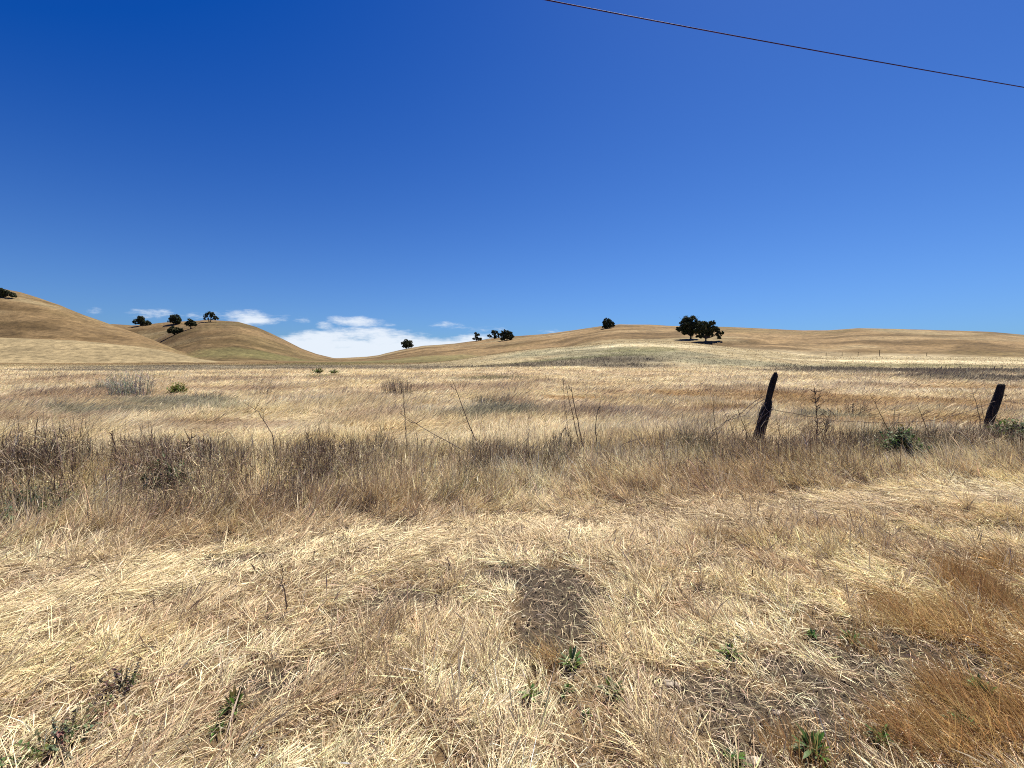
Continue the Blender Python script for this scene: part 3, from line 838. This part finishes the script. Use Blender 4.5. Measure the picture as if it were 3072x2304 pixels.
D1, D2 = 7.9, 9.6
x1, y1, z1 = on_land(2278, 1340, D1); x2, y2, z2 = on_land(2972, 1290, D2)
b1 = 1074 + (CAMZ - z1) / D1 * F; b2 = 1074 + (CAMZ - z2) / D2 * F
p1 = link('fence_post', post_mesh((2278, b1), [(2255, 2291, b1 + 20), (2266, 2298, 1311), (2276, 2305, 1278), (2284, 2313, 1240), (2290, 2317, 1223), (2296, 2318, 1212), (2300, 2317, 1198), (2304, 2322, 1176),
     (2309, 2328, 1152), (2315, 2333, 1132), (2319, 2333, 1124), (2323, 2330, 1117)], D1, 1), label='leaning black wooden post with a narrowed split top, nearer the centre', cat='fence post',
     group='leaning posts of the old field fence', loc=((2278 - 1536) / F * D1, D1, z1))
p2 = link('fence_post', post_mesh((2972, b2), [(2955, 2982, b2 + 16), (2965, 2987, 1272), (2971, 2996, 1239), (2983, 3007, 1202), (2989, 3011, 1184), (2995, 3015, 1163), (2997, 3016, 1155), (3000, 3013, 1152)], D2, 2),
          label='shorter leaning black post with a flat top by the right edge', cat='fence post', group='leaning posts of the old field fence', loc=((2972 - 1536) / F * D2, D2, z2))
kn = MB(); kx = (3014 - 2972) / F * D2; kz = (b2 - 1185) / F * D2
kn.tube([(kx - 0.02, -0.03, kz), (kx + 0.02, -0.035, kz + 0.004), (kx + 0.035, -0.03, kz - 0.01), (kx + 0.022, -0.03, kz - 0.03)], [0.012, 0.014, 0.012, 0.007], 6)
link('wire_staple', kn.mesh('wire_staple', M_WIRE), parent=p2)


def at(px, py, depth):
    d = ray(px, py); return Vector((d[0] / d[1] * depth, depth, CAMZ + d[2] / d[1] * depth))


def wire(pts, label, r=0.0055, barbs=True):
    w_ = MB(); P3 = []
    for a, b in zip(pts[:-1], pts[1:]):
        for q in range(14):
            u = q / 14; P3.append(a.lerp(b, u) + Vector((random.uniform(-1, 1), random.uniform(-1, 1), random.uniform(-1, 1))) * 0.008)
    P3.append(pts[-1]); o = P3[0].copy()
    P3 = [p - o for p in P3]
    w_.tube(P3, r, 5)
    ob = link('barbed_wire', w_.mesh('barbed_wire', M_WIRE, True), label=label, cat='wire', loc=o, group='slack wires of the old field fence')
    if barbs:
        for k in range(2, len(P3), 3):
            bb = MB()
            for q in range(2):
                d = Vector(rng.normal(0, 1, 3)).normalized() * 0.018; bb.tube([P3[k] - d, P3[k] + d], [0.002, 0.001], 4)
            link('barb', bb.mesh('barb', M_WIRE), parent=ob)
    return ob


wire([at(2297, 1185, D1 - .08), at(2262, 1205, 7.8), at(2225, 1238, 7.7), at(2196, 1252, 7.6), at(2150, 1290, 7.4), at(2120, 1330, 7.2)], 'slack upper wire curving down to the left of the nearer post')
wire([at(2296, 1195, D1 - .08), at(2268, 1212, 7.8), at(2235, 1245, 7.6), at(2180, 1262, 7.5), at(2130, 1300, 7.3)], 'second slack wire looping just under the first left of the nearer post', barbs=False)
wire([at(2312, 1228, D1 - .1), at(2500, 1262, 8.3), at(2650, 1270, 8.7), at(2800, 1262, 9.1), at(2900, 1235, 9.4), at(2985, 1204, D2 - .12)], 'rusty wire sagging between the two posts')
wire([at(3010, 1204, D2 - .1), at(3072, 1210, 9.9), at(3250, 1225, 10.5), at(3500, 1190, 11.2)], 'wire running off to the right from the shorter post')

# coil of pale dry vine on the nearer post
vn_ = MB()
for q in range(9):
    a = random.uniform(0, 6.28); zz = random.uniform(0.50, 0.92); pts = []
    for k in range(9):
        an = a + k * random.uniform(0.3, 0.5); h_ = zz + (k - 4) * random.uniform(-0.05, 0.05)
        cx = np.interp(h_, [0, 0.55, 0.8, 1.3], [0.03, 0.11, 0.16, 0.27]); rad = np.interp(h_, [0, 0.7, 0.85, 1.3], [0.115, 0.105, 0.085, 0.06])
        pts.append(Vector((cx + math.cos(an) * rad, math.sin(an) * rad, h_)))
    vn_.tube(pts, 0.004, 4, col=(0.30, 0.24, 0.18), cap=False)
vm = vn_.mesh('dry_vine', M_TWIG)
link('dry_vine', vm, label='thin dry vine stems wound round the nearer fence post', cat='vine', loc=p1.location)

# far fence on the right
for k, (px, top, dd) in enumerate([(2478, 1061, 134), (2526, 1061, 131), (2574, 1060, 128), (2638, 1057, 125), (2780, 1060, 127)]):
    x_, y_, z_ = on_land(px, 1068.5)

    H = [1.3, 1.4, 1.5, 2.1, 1.2][k]
    b_ = MB(); b_.tube([(0, 0, -0.3), (0.01, 0, 0.6), (0.02, 0, H)], [0.09, 0.085, 0.08], 8, jit=0.1)
    lab = ['faint short post at the far left end of the distant fence', 'second post from the left in the distant fence', 'third post from the left in the distant fence',
           'tallest dark post of the distant fence line', 'rightmost post of the distant fence, apart from the others'][k]
    link('fence_post', b_.mesh('far_post', M_POST), label=lab, cat='fence post', group='posts of the distant fence at the foot of the right ridge', loc=(x_, y_, z_))

# overhead cable, running along the road above the camera
cb_ = MB(); A3 = at(1640, 0, 7.1); B3 = at(2360, 136, 8.3); C3 = at(3072, 262, 9.75)
pts = []
for k in range(-40, 61):
    u = k / 20.0     # 0 -> A, 1 -> B, 2 -> C, quadratic through the three
    pts.append(A3 * ((u - 1) * (u - 2) / 2) + B3 * (-u * (u - 2)) + C3 * (u * (u - 1) / 2))
o0 = pts[0].copy(); cb_.tube([p - o0 for p in pts], 0.0092, 8)
link('overhead_cable', cb_.mesh('overhead_cable', M_CABLE, True), label='thin black cable crossing the blue sky at the upper right', cat='cable', loc=o0)


# ------------------------------------------------------------------ single plants
def stalk(pts_px, depth, label, r=0.005, branches=0, group='dead weed stalks along the fence line', col=(0.10, 0.065, 0.045), leafy=0, blen=0.18, name='dead_stalk'):
    pts = [at(px, py, depth + 0.02 * k) for k, (px, py) in enumerate(pts_px)]
    gz = float(terrain(np.array([pts[0].x]), np.array([pts[0].y]))[0]); o = Vector((pts[0].x, pts[0].y, gz))
    if pts[0].z > gz: pts = [o.copy()] + pts
    P3 = []
    for a, b in zip(pts[:-1], pts[1:]):
        for q in range(5):
            P3.append(a.lerp(b, q / 5) + Vector((random.uniform(-1, 1), random.uniform(-1, 1), 0)) * 0.006 - o)
    P3.append(pts[-1] - o); n_ = len(P3)
    r = r * 1.8
    m_ = MB(); m_.tube(P3, [r * (1 - 0.7 * k / n_) for k in range(n_)], 5, col=col)
    ob = link(name, m_.mesh('stem', M_TWIG, True), label=label, cat='dead stalk', group=group, loc=o)
    if branches:
        for q in range(branches):
            tw = MB(); k = random.randrange(n_ // 3, n_); p = P3[k]; d = Vector((random.uniform(-1, 1), random.uniform(-.6, .6), random.uniform(0.2, 1.1))).normalized()
            L = blen * random.uniform(0.4, 1.1); e = p + d * L + Vector((0, 0, 0.1 * L)); mdl = p + d * L * 0.5 - Vector((0, 0, 0.06 * L))
            tw.tube([p, mdl, e], [r * 0.5, r * 0.4, r * 0.2], 4, col=col, cap=False)
            for j in range(3):
                s_ = mdl.lerp(e, random.random()); dd = Vector(rng.normal(0, 1, 3)); tw.leaf(s_, dd, 0.022, 0.009, col, 0.2)
            for j in range(leafy):
                s_ = p.lerp(e, random.random()); tw.leaf(s_, Vector(rng.normal(0, 1, 3)), 0.04, 0.012, (0.16, 0.12, 0.08), 0.3)
            link('twig', tw.mesh('twig', M_TWIG), parent=ob)
    return ob


stalk([(1221, 1345), (1216, 1280), (1212, 1220), (1210, 1172)], 6.6, 'tall straight dead stalk standing alone left of centre', 0.006)
stalk([(1440, 1350), (1410, 1280), (1375, 1190), (1358, 1140)], 6.6, 'tallest dead stalk leaning left near the centre', 0.006, 2)
stalk([(1480, 1400), (1380, 1345), (1280, 1290), (1200, 1240)], 6.2, 'long dead stalk slanting low from upper left in front of the tangled weeds', 0.006, 3)
stalk([(1750, 1345), (1733, 1260), (1716, 1180), (1714, 1160)], 6.8, 'rightmost and thickest stalk of the tight upright bunch right of centre', 0.006, 2)
stalk([(1741, 1345), (1722, 1260), (1705, 1190), (1697, 1150)], 6.85, 'middle stalk of the tight upright bunch right of centre', 0.005)
stalk([(1709, 1330), (1700, 1260), (1692, 1200), (1690, 1130)], 6.9, 'thin left stalk with a feathery top in the upright bunch', 0.0035, 8, blen=0.08)
stalk([(1792, 1335), (1786, 1290), (1790, 1250), (1797, 1218)], 6.9, 'short crooked stalk right of the upright bunch', 0.005, 3, blen=0.1)
stalk([(1676, 1330), (1685, 1300), (1696, 1282), (1706, 1310), (1716, 1330)], 6.7, 'bent dead stalk folded like an inverted V', 0.005)
stalk([(2152, 1330), (2146, 1280), (2141, 1240), (2141, 1186)], 7.4, 'thin upright stalk left of the nearer post', 0.005, 3, blen=0.05)
stalk([(2240, 1300), (2225, 1260), (2210, 1220)], 7.6, 'short stalk standing close left of the nearer post', 0.005, 3, blen=0.08)
stalk([(2205, 1310), (2190, 1270), (2165, 1222)], 7.5, 'short left-leaning stalk between the thin upright stalk and the post', 0.004, 2, blen=0.08)
stalk([(2450, 1330), (2452, 1270), (2448, 1220), (2443, 1165)], 7.9, 'bushy dead stalk with many twigs right of the nearer post', 0.007, 26, leafy=2)
stalk([(2480, 1340), (2474, 1300), (2482, 1255)], 7.8, 'low twiggy dead weed beside the bushy stalk right of the post', 0.006, 18, leafy=2)
stalk([(2690, 1350), (2665, 1290), (2640, 1240), (2621, 1200)], 8.0, 'bare stalk leaning left midway between the two posts', 0.005, 2)
stalk([(2820, 1390), (2790, 1310), (2765, 1250), (2752, 1215)], 8.2, 'pale headed stalk leaning left short of the second post', 0.005, 4, blen=0.08)
stalk([(2945, 1300), (2937, 1250), (2928, 1210), (2918, 1180)], 9.0, 'slim stalk just left of the shorter post', 0.005, 5, blen=0.1)
stalk([(2960, 1300), (2948, 1240), (2939, 1190)], 9.1, 'thinnest stalk almost touching the shorter post', 0.004, 1, blen=0.06)
stalk([(830, 1370), (815, 1300), (775, 1235), (730, 1205)], 6.2, 'curved dead stalk arching left in the left half', 0.005, 2)
stalk([(125, 1400), (105, 1340), (108, 1290), (112, 1250)], 5.6, 'dark stiff stalk rising from the brush near the left edge', 0.006, 3, blen=0.1)
stalk([(420, 1345), (418, 1324), (370, 1322), (322, 1324)], 5.7, 'snapped stalk lying flat across the top of the left brush', 0.004)
stalk([(40, 1590), (0, 1490), (8, 1430), (40, 1360), (60, 1300)], 4.6, 'thick pale bleached stem curving at the left edge', 0.008, 2, col=(0.50, 0.42, 0.30))
stalk([(290, 1610), (230, 1570), (180, 1545)], 4.0, 'pale broken stem lying over grass at the left', 0.005, 0, col=(0.50, 0.42, 0.28))
stalk([(345, 1345), (337, 1310), (335, 1293)], 5.8, 'stubby stalk with a knobbly head above the left brush', 0.007, 6, blen=0.05)
stalk([(580, 1380), (560, 1330), (578, 1310)], 5.8, 'forked stalk with upturned twigs above the left brush', 0.007, 10, blen=0.14)
stalk([(930, 1345), (925, 1320), (922, 1300)], 6.3, 'short knobbly stalk at the top of the brush left of centre', 0.006, 5, blen=0.06)
stalk([(1255, 1380), (1250, 1310), (1248, 1282)], 6.3, 'short straight stalk right of the lone tall one', 0.004, 1, blen=0.05)
stalk([(2350, 1330), (2335, 1290), (2325, 1225)], 7.5, 'curved thin stalk rising just right of the nearer post', 0.004, 3, blen=0.08)
stalk([(2490, 1490), (2487, 1440), (2470, 1360)], 6.0, 'dark crooked stalk below and right of the nearer post', 0.005, 3, blen=0.08)
stalk([(2340, 1490), (2290, 1430), (2200, 1330)], 6.4, 'long stalk slanting left below the nearer post', 0.004, 2, blen=0.1)
stalk([(2440, 1480), (2380, 1400), (2325, 1320)], 6.3, 'stalk leaning left directly under the nearer post', 0.005, 4, blen=0.12)
stalk([(2800, 1500), (2790, 1400), (2760, 1340)], 6.6, 'pale kinked stalk right of the dark leafy weed', 0.004, 2, col=(0.42, 0.34, 0.24))
stalk([(2830, 1480), (2740, 1350), (2700, 1280)], 6.9, 'dark stalk sloping left over the leafy weed', 0.005, 3, blen=0.1)
stalk([(2910, 1450), (2880, 1370), (2860, 1300)], 7.2, 'dark leaning stalk between leafy weed and shorter post', 0.005, 3, blen=0.08)
stalk([(860, 1810), (850, 1760), (845, 1700)], 2.6, 'thin dark stalk in the matted grass below the left brush', 0.003, 5, blen=0.03)
stalk([(1308, 1870), (1310, 1830), (1306, 1790)], 2.6, 'single thin dark seed stalk left of the bare earth patch', 0.0025, 6, blen=0.02)
stalk([(1345, 1740), (1348, 1700), (1343, 1675)], 3.0, 'short dark stalk above the single seed stalk', 0.0025, 6, blen=0.025)
stalk([(3000, 1668), (3028, 1655), (3056, 1646)], 3.45, 'short dark stick lying on the grass at the right edge', 0.007, name='dead_stick')


def tuft(px, py, label, kind, h, wdt, n_, depth=None, col=(0.10, 0.155, 0.045), cat='weed', name='green_weed', group=None, width=0.012, lens=(0.3, 0.9), base=(0.09, 0.06, 0.03)):
    x_, y_, z_ = on_land(px, py, depth)
    m_ = MB(); st = MB()
    for q in range(n_):
        a = random.uniform(0, 6.28); el = random.uniform(0.15, 1.35) if kind == 'rosette' else random.uniform(0.6, 1.5)
        r0 = wdt * 0.5 * random.random() ** 0.7
        cc_ = tuple(c * random.uniform(0.6, 1.5) for c in col)
        if kind == 'rosette':
            d = (math.cos(a) * math.cos(el), math.sin(a) * math.cos(el), math.sin(el))
            m_.leaf((math.cos(a) * r0 * 0.4, math.sin(a) * r0 * 0.4, random.uniform(0, h * 0.3)), d, h * random.uniform(*lens), width * random.uniform(0.6, 1.3), cc_, 0.25)
        else:                                        # bushy: leaves carried up branching stems
            tip = Vector((math.cos(a) * r0, math.sin(a) * r0, h * random.uniform(0.45, 1.0) * (1 - 0.45 * (2 * r0 / wdt) ** 2)))
            b0 = Vector((math.cos(a) * r0 * 0.25, math.sin(a) * r0 * 0.25, 0))
            st.tube([b0, b0.lerp(tip, 0.5) + Vector((0, 0, 0.05 * h)), tip], [0.0012 + 0.005 * h, 0.001 + 0.003 * h, 0.001], 4, col=base, cap=False)
            for j in range(15):
                u = random.uniform(0.25, 1.0); p = b0.lerp(tip, u)
                m_.leaf(p, Vector(rng.normal(0, 1, 3)) + Vector((0, 0, 0.4)), h * random.uniform(0.06, 0.16), width * random.uniform(0.6, 1.4), cc_, 0.3)
    if kind == 'rosette':
        ob = link(name, m_.mesh('leaves', M_GREEN), label=label, cat=cat, group=group, loc=(x_, y_, z_))
    else:
        ob = link(name, None, label=label, cat=cat, group=group, loc=(x_, y_, z_))
        link('stems', st.mesh('stems', M_TWIG), parent=ob, kind='stuff'); link('foliage', m_.mesh('foliage', M_GREEN), parent=ob, kind='stuff')
    return ob


GS = 'small green sprouts in the foreground grass'
GC = (0.095, 0.145, 0.04)
for (px, py, h, wd, n_, lab) in [
        (1712, 2010, 0.15, 0.10, 26, 'upright bright green sprout at the lower tip of the bare earth patch'),
        (1594, 2100, 0.13, 0.08, 24, 'green sprout with a dark base left of the smallest sprout'),
        (1697, 2085, 0.09, 0.06, 14, 'tiny sprout, the smallest, between two larger green sprouts'),
        (1838, 2085, 0.11, 0.14, 26, 'low spreading green sprout right of the tiny one'),
        (2188, 1975, 0.13, 0.13, 34, 'dark green leafy sprout with a curled brown leaf at its foot'),
        (2436, 1915, 0.08, 0.08, 16, 'small dull green sprout above the rust grass'),
        (2556, 1930, 0.11, 0.14, 22, 'dull green sprout beside a tan tuft above the bare earth'),
        (2940, 2095, 0.16, 0.12, 34, 'tall light green sprout in the rust grass at the far right'),
        (2190, 2290, 0.11, 0.12, 26, 'broad leaved green sprout on dark soil at the bottom edge'),
        (2440, 2270, 0.15, 0.13, 34, 'pale green sprout where dark soil meets rust grass at the bottom'),
        (2640, 2225, 0.10, 0.13, 22, 'green sprout within the rust grass near the bottom edge'),
        (2900, 2190, 0.12, 0.12, 22, 'thin green sprout below the tall light green one'),
        (705, 2140, 0.18, 0.07, 18, 'grassy green sprout in the pale straw at lower left'),
        (650, 2200, 0.08, 0.12, 18, 'flat green sprout just below the grassy one at lower left'),
        (2990, 1800, 0.07, 0.10, 14, 'faint green sprout in straw above the rust grass on the right'),
        (1760, 2150, 0.06, 0.06, 12, 'yellow green shoot under the spreading sprout')]:
    tuft(px, py, lab, 'rosette', h * 0.82, wd * 0.75, int(n_ * 1.5), col=GC, group=GS, width=0.013 if h < 0.14 else 0.016)

tuft(190, 2250, 'bushy low weed with small dark seed heads at the bottom left corner', 'bush', 0.15, 0.42, 30, col=(0.16, 0.16, 0.075), name='seedy_weed', width=0.010, base=(0.11, 0.075, 0.045))
tuft(370, 2080, 'sparse brown weed with dark heads above the corner weed', 'bush', 0.18, 0.25, 12, col=(0.08, 0.06, 0.04), name='seedy_weed', width=0.008, base=(0.11, 0.075, 0.045))
tuft(532, 1185, 'small bright olive green bush in the meadow at left', 'bush', 0.62, 0.85, 110, col=(0.15, 0.17, 0.035), name='green_bush', cat='bush', width=0.03)
tuft(955, 1121, 'tiny round green bush far out in the meadow, left of its pair', 'bush', 0.7, 1.6, 60, col=(0.09, 0.12, 0.03), name='green_bush', cat='bush', width=0.08)
tuft(1003, 1121, 'tiny flat green bush far out in the meadow, right of its pair', 'bush', 0.5, 1.2, 50, col=(0.09, 0.12, 0.03), name='green_bush', cat='bush', width=0.08)
tuft(3120, 1350, 'green leafy bush cut off by the right edge beside the shorter post', 'bush', 0.60, 1.6, 200, depth=8.0, col=(0.09, 0.125, 0.045), name='green_bush', cat='bush', width=0.035)
tuft(2700, 1400, 'dark green leafy weed growing in the fence line between the posts', 'bush', 0.60, 0.75, 110, depth=6.5, col=(0.075, 0.105, 0.04), name='leafy_weed', width=0.028)
tuft(500, 1480, 'dark green weed in shade inside the left brush', 'bush', 0.55, 0.55, 80, depth=4.7, col=(0.055, 0.075, 0.035), name='leafy_weed', width=0.02)
tuft(70, 1530, 'dull green weed patch under the brush at the left edge', 'bush', 0.42, 0.9, 90, depth=4.0, col=(0.12, 0.13, 0.07), name='leafy_weed', width=0.016)


def twig_bush(px, py, label, h, wdt, n_, col, depth=None, lean=0.0, name='dead_shrub', r=0.006):
    x_, y_, z_ = on_land(px, py, depth); st = MB(); tw = MB()
    for q in range(n_):
        a = random.uniform(0, 6.28); r0 = wdt * 0.5 * random.random() ** 0.6
        b0 = Vector((math.cos(a) * r0 * 0.7, math.sin(a) * r0 * 0.7, -0.03)); L = h * random.uniform(0.5, 1.05)
        d = Vector((math.cos(a) * 0.3 * random.random() + lean, math.sin(a) * 0.3 * random.random(), 1)).normalized()
        tip = b0 + d * L; md = b0.lerp(tip, 0.5) + Vector((random.uniform(-1, 1), random.uniform(-1, 1), 0)) * 0.04 * h
        st.tube([b0, md, tip], [r, r * 0.7, r * 0.3], 4, col=tuple(c * random.uniform(0.7, 1.3) for c in col), cap=False)
        for j in range(7):
            u = random.uniform(0.25, 1); p = md.lerp(tip, u) if random.random() < 0.6 else b0.lerp(md, u)
            e = p + Vector((random.uniform(-1, 1), random.uniform(-1, 1), random.uniform(0.2, 1.2))).normalized() * h * random.uniform(0.08, 0.25)
            tw.tube([p, e], [r * 0.45, r * 0.2], 3, col=tuple(c * random.uniform(0.8, 1.5) for c in col), cap=False)
    ob = link(name, None, label=label, cat='shrub', loc=(x_, y_, z_))
    link('stems', st.mesh('stems', M_TWIG), parent=ob, kind='stuff'); link('twigs', tw.mesh('twigs', M_TWIG), parent=ob, kind='stuff')
    return ob


twig_bush(395, 1195, 'wispy silver grey shrub standing in the meadow at left', 1.15, 1.9, 150, (0.26, 0.25, 0.20), name='grey_shrub', r=0.008)
twig_bush(320, 1180, 'low grey shrub at the left foot of the wispy one', 0.7, 1.3, 80, (0.24, 0.225, 0.17), name='grey_shrub', r=0.007)
twig_bush(780, 1195, 'thin tangle of bare leaning stalks in the meadow left of centre', 0.95, 1.1, 26, (0.11, 0.08, 0.06), lean=0.25)
twig_bush(1195, 1190, 'dark stand of upright dead stems in the meadow left of centre', 0.85, 1.7, 120, (0.105, 0.075, 0.06), lean=-0.12)
twig_bush(1470, 1222, 'grey brown matted dead weeds in the meadow at centre', 0.42, 1.8, 150, (0.17, 0.15, 0.10))
twig_bush(620, 1205, 'low grey tangle of dead weeds right of the olive bush', 0.4, 1.4, 90, (0.20, 0.18, 0.12))
twig_bush(2560, 1245, 'faint low dead weeds in the orange grass between the posts', 0.4, 1.0, 40, (0.14, 0.10, 0.07))
twig_bush(130, 1420, 'dense dark dead bush in the brush near the left edge', 0.62, 1.2, 120, (0.075, 0.05, 0.04), depth=5.4, r=0.005)
twig_bush(560, 1400, 'dark dead bush with upturned twigs in the left brush', 0.60, 0.9, 90, (0.085, 0.055, 0.045), depth=5.6, r=0.005)
twig_bush(1700, 1370, 'dark brown dead bush around the foot of the upright bunch', 0.42, 0.9, 80, (0.085, 0.055, 0.04), depth=6.9, r=0.005)

# ------------------------------------------------------------------ stones
def stone(px, py, s, label, col=None):
    x_, y_, z_ = on_land(px, py); m_ = MB(); rs = np.random.default_rng(int(px))
    nu, nv_ = 12, 8; vs = []; fs = []
    for i in range(nv_ + 1):
        la = math.pi * i / nv_
        for j in range(nu):
            lo = 2 * math.pi * j / nu; k = 1 + 0.16 * math.sin(3 * lo + la * 2 + px) + rs.uniform(-0.06, 0.06)
            vs.append((math.sin(la) * math.cos(lo) * s * k, math.sin(la) * math.sin(lo) * s * 0.7 * k, math.cos(la) * s * 0.45 * k))
    for i in range(nv_):
        for j in range(nu):
            fs.append((i * nu + j, (i + 1) * nu + j, (i + 1) * nu + (j + 1) % nu, i * nu + (j + 1) % nu))
    m_.add(vs, fs); link('stone', m_.mesh('stone', M_STONE, True), label=label, cat='stone', group='stones lying on the bare earth', loc=(x_, y_, z_ + s * 0.25))


for (px, py, s, lab) in [(2010, 2060, 0.035, 'largest flat pale stone beside the dark soil left of the rust grass'), (2330, 2142, 0.024, 'oval cream stone lying on the straw littered soil'),
                         (1645, 1868, 0.014, 'small light stone in the bare earth patch at centre'), (2410, 2214, 0.026, 'grey stone at the edge of the dark soil above the pale sprout'),
                         (2260, 2290, 0.030, 'half buried grey stone between two sprouts at the bottom edge'), (1520, 1750, 0.016, 'little grey stone at the top left rim of the bare earth patch'),
                         (2080, 2240, 0.022, 'reddish flat stone at bottom centre right'), (1570, 1850, 0.012, 'tiny stone on the left rim of the bare earth patch'),
                         (2620, 2180, 0.016, 'small yellowish stone at the top of the lowest rust grass')]:
    stone(px, py, s, lab)
print('built')
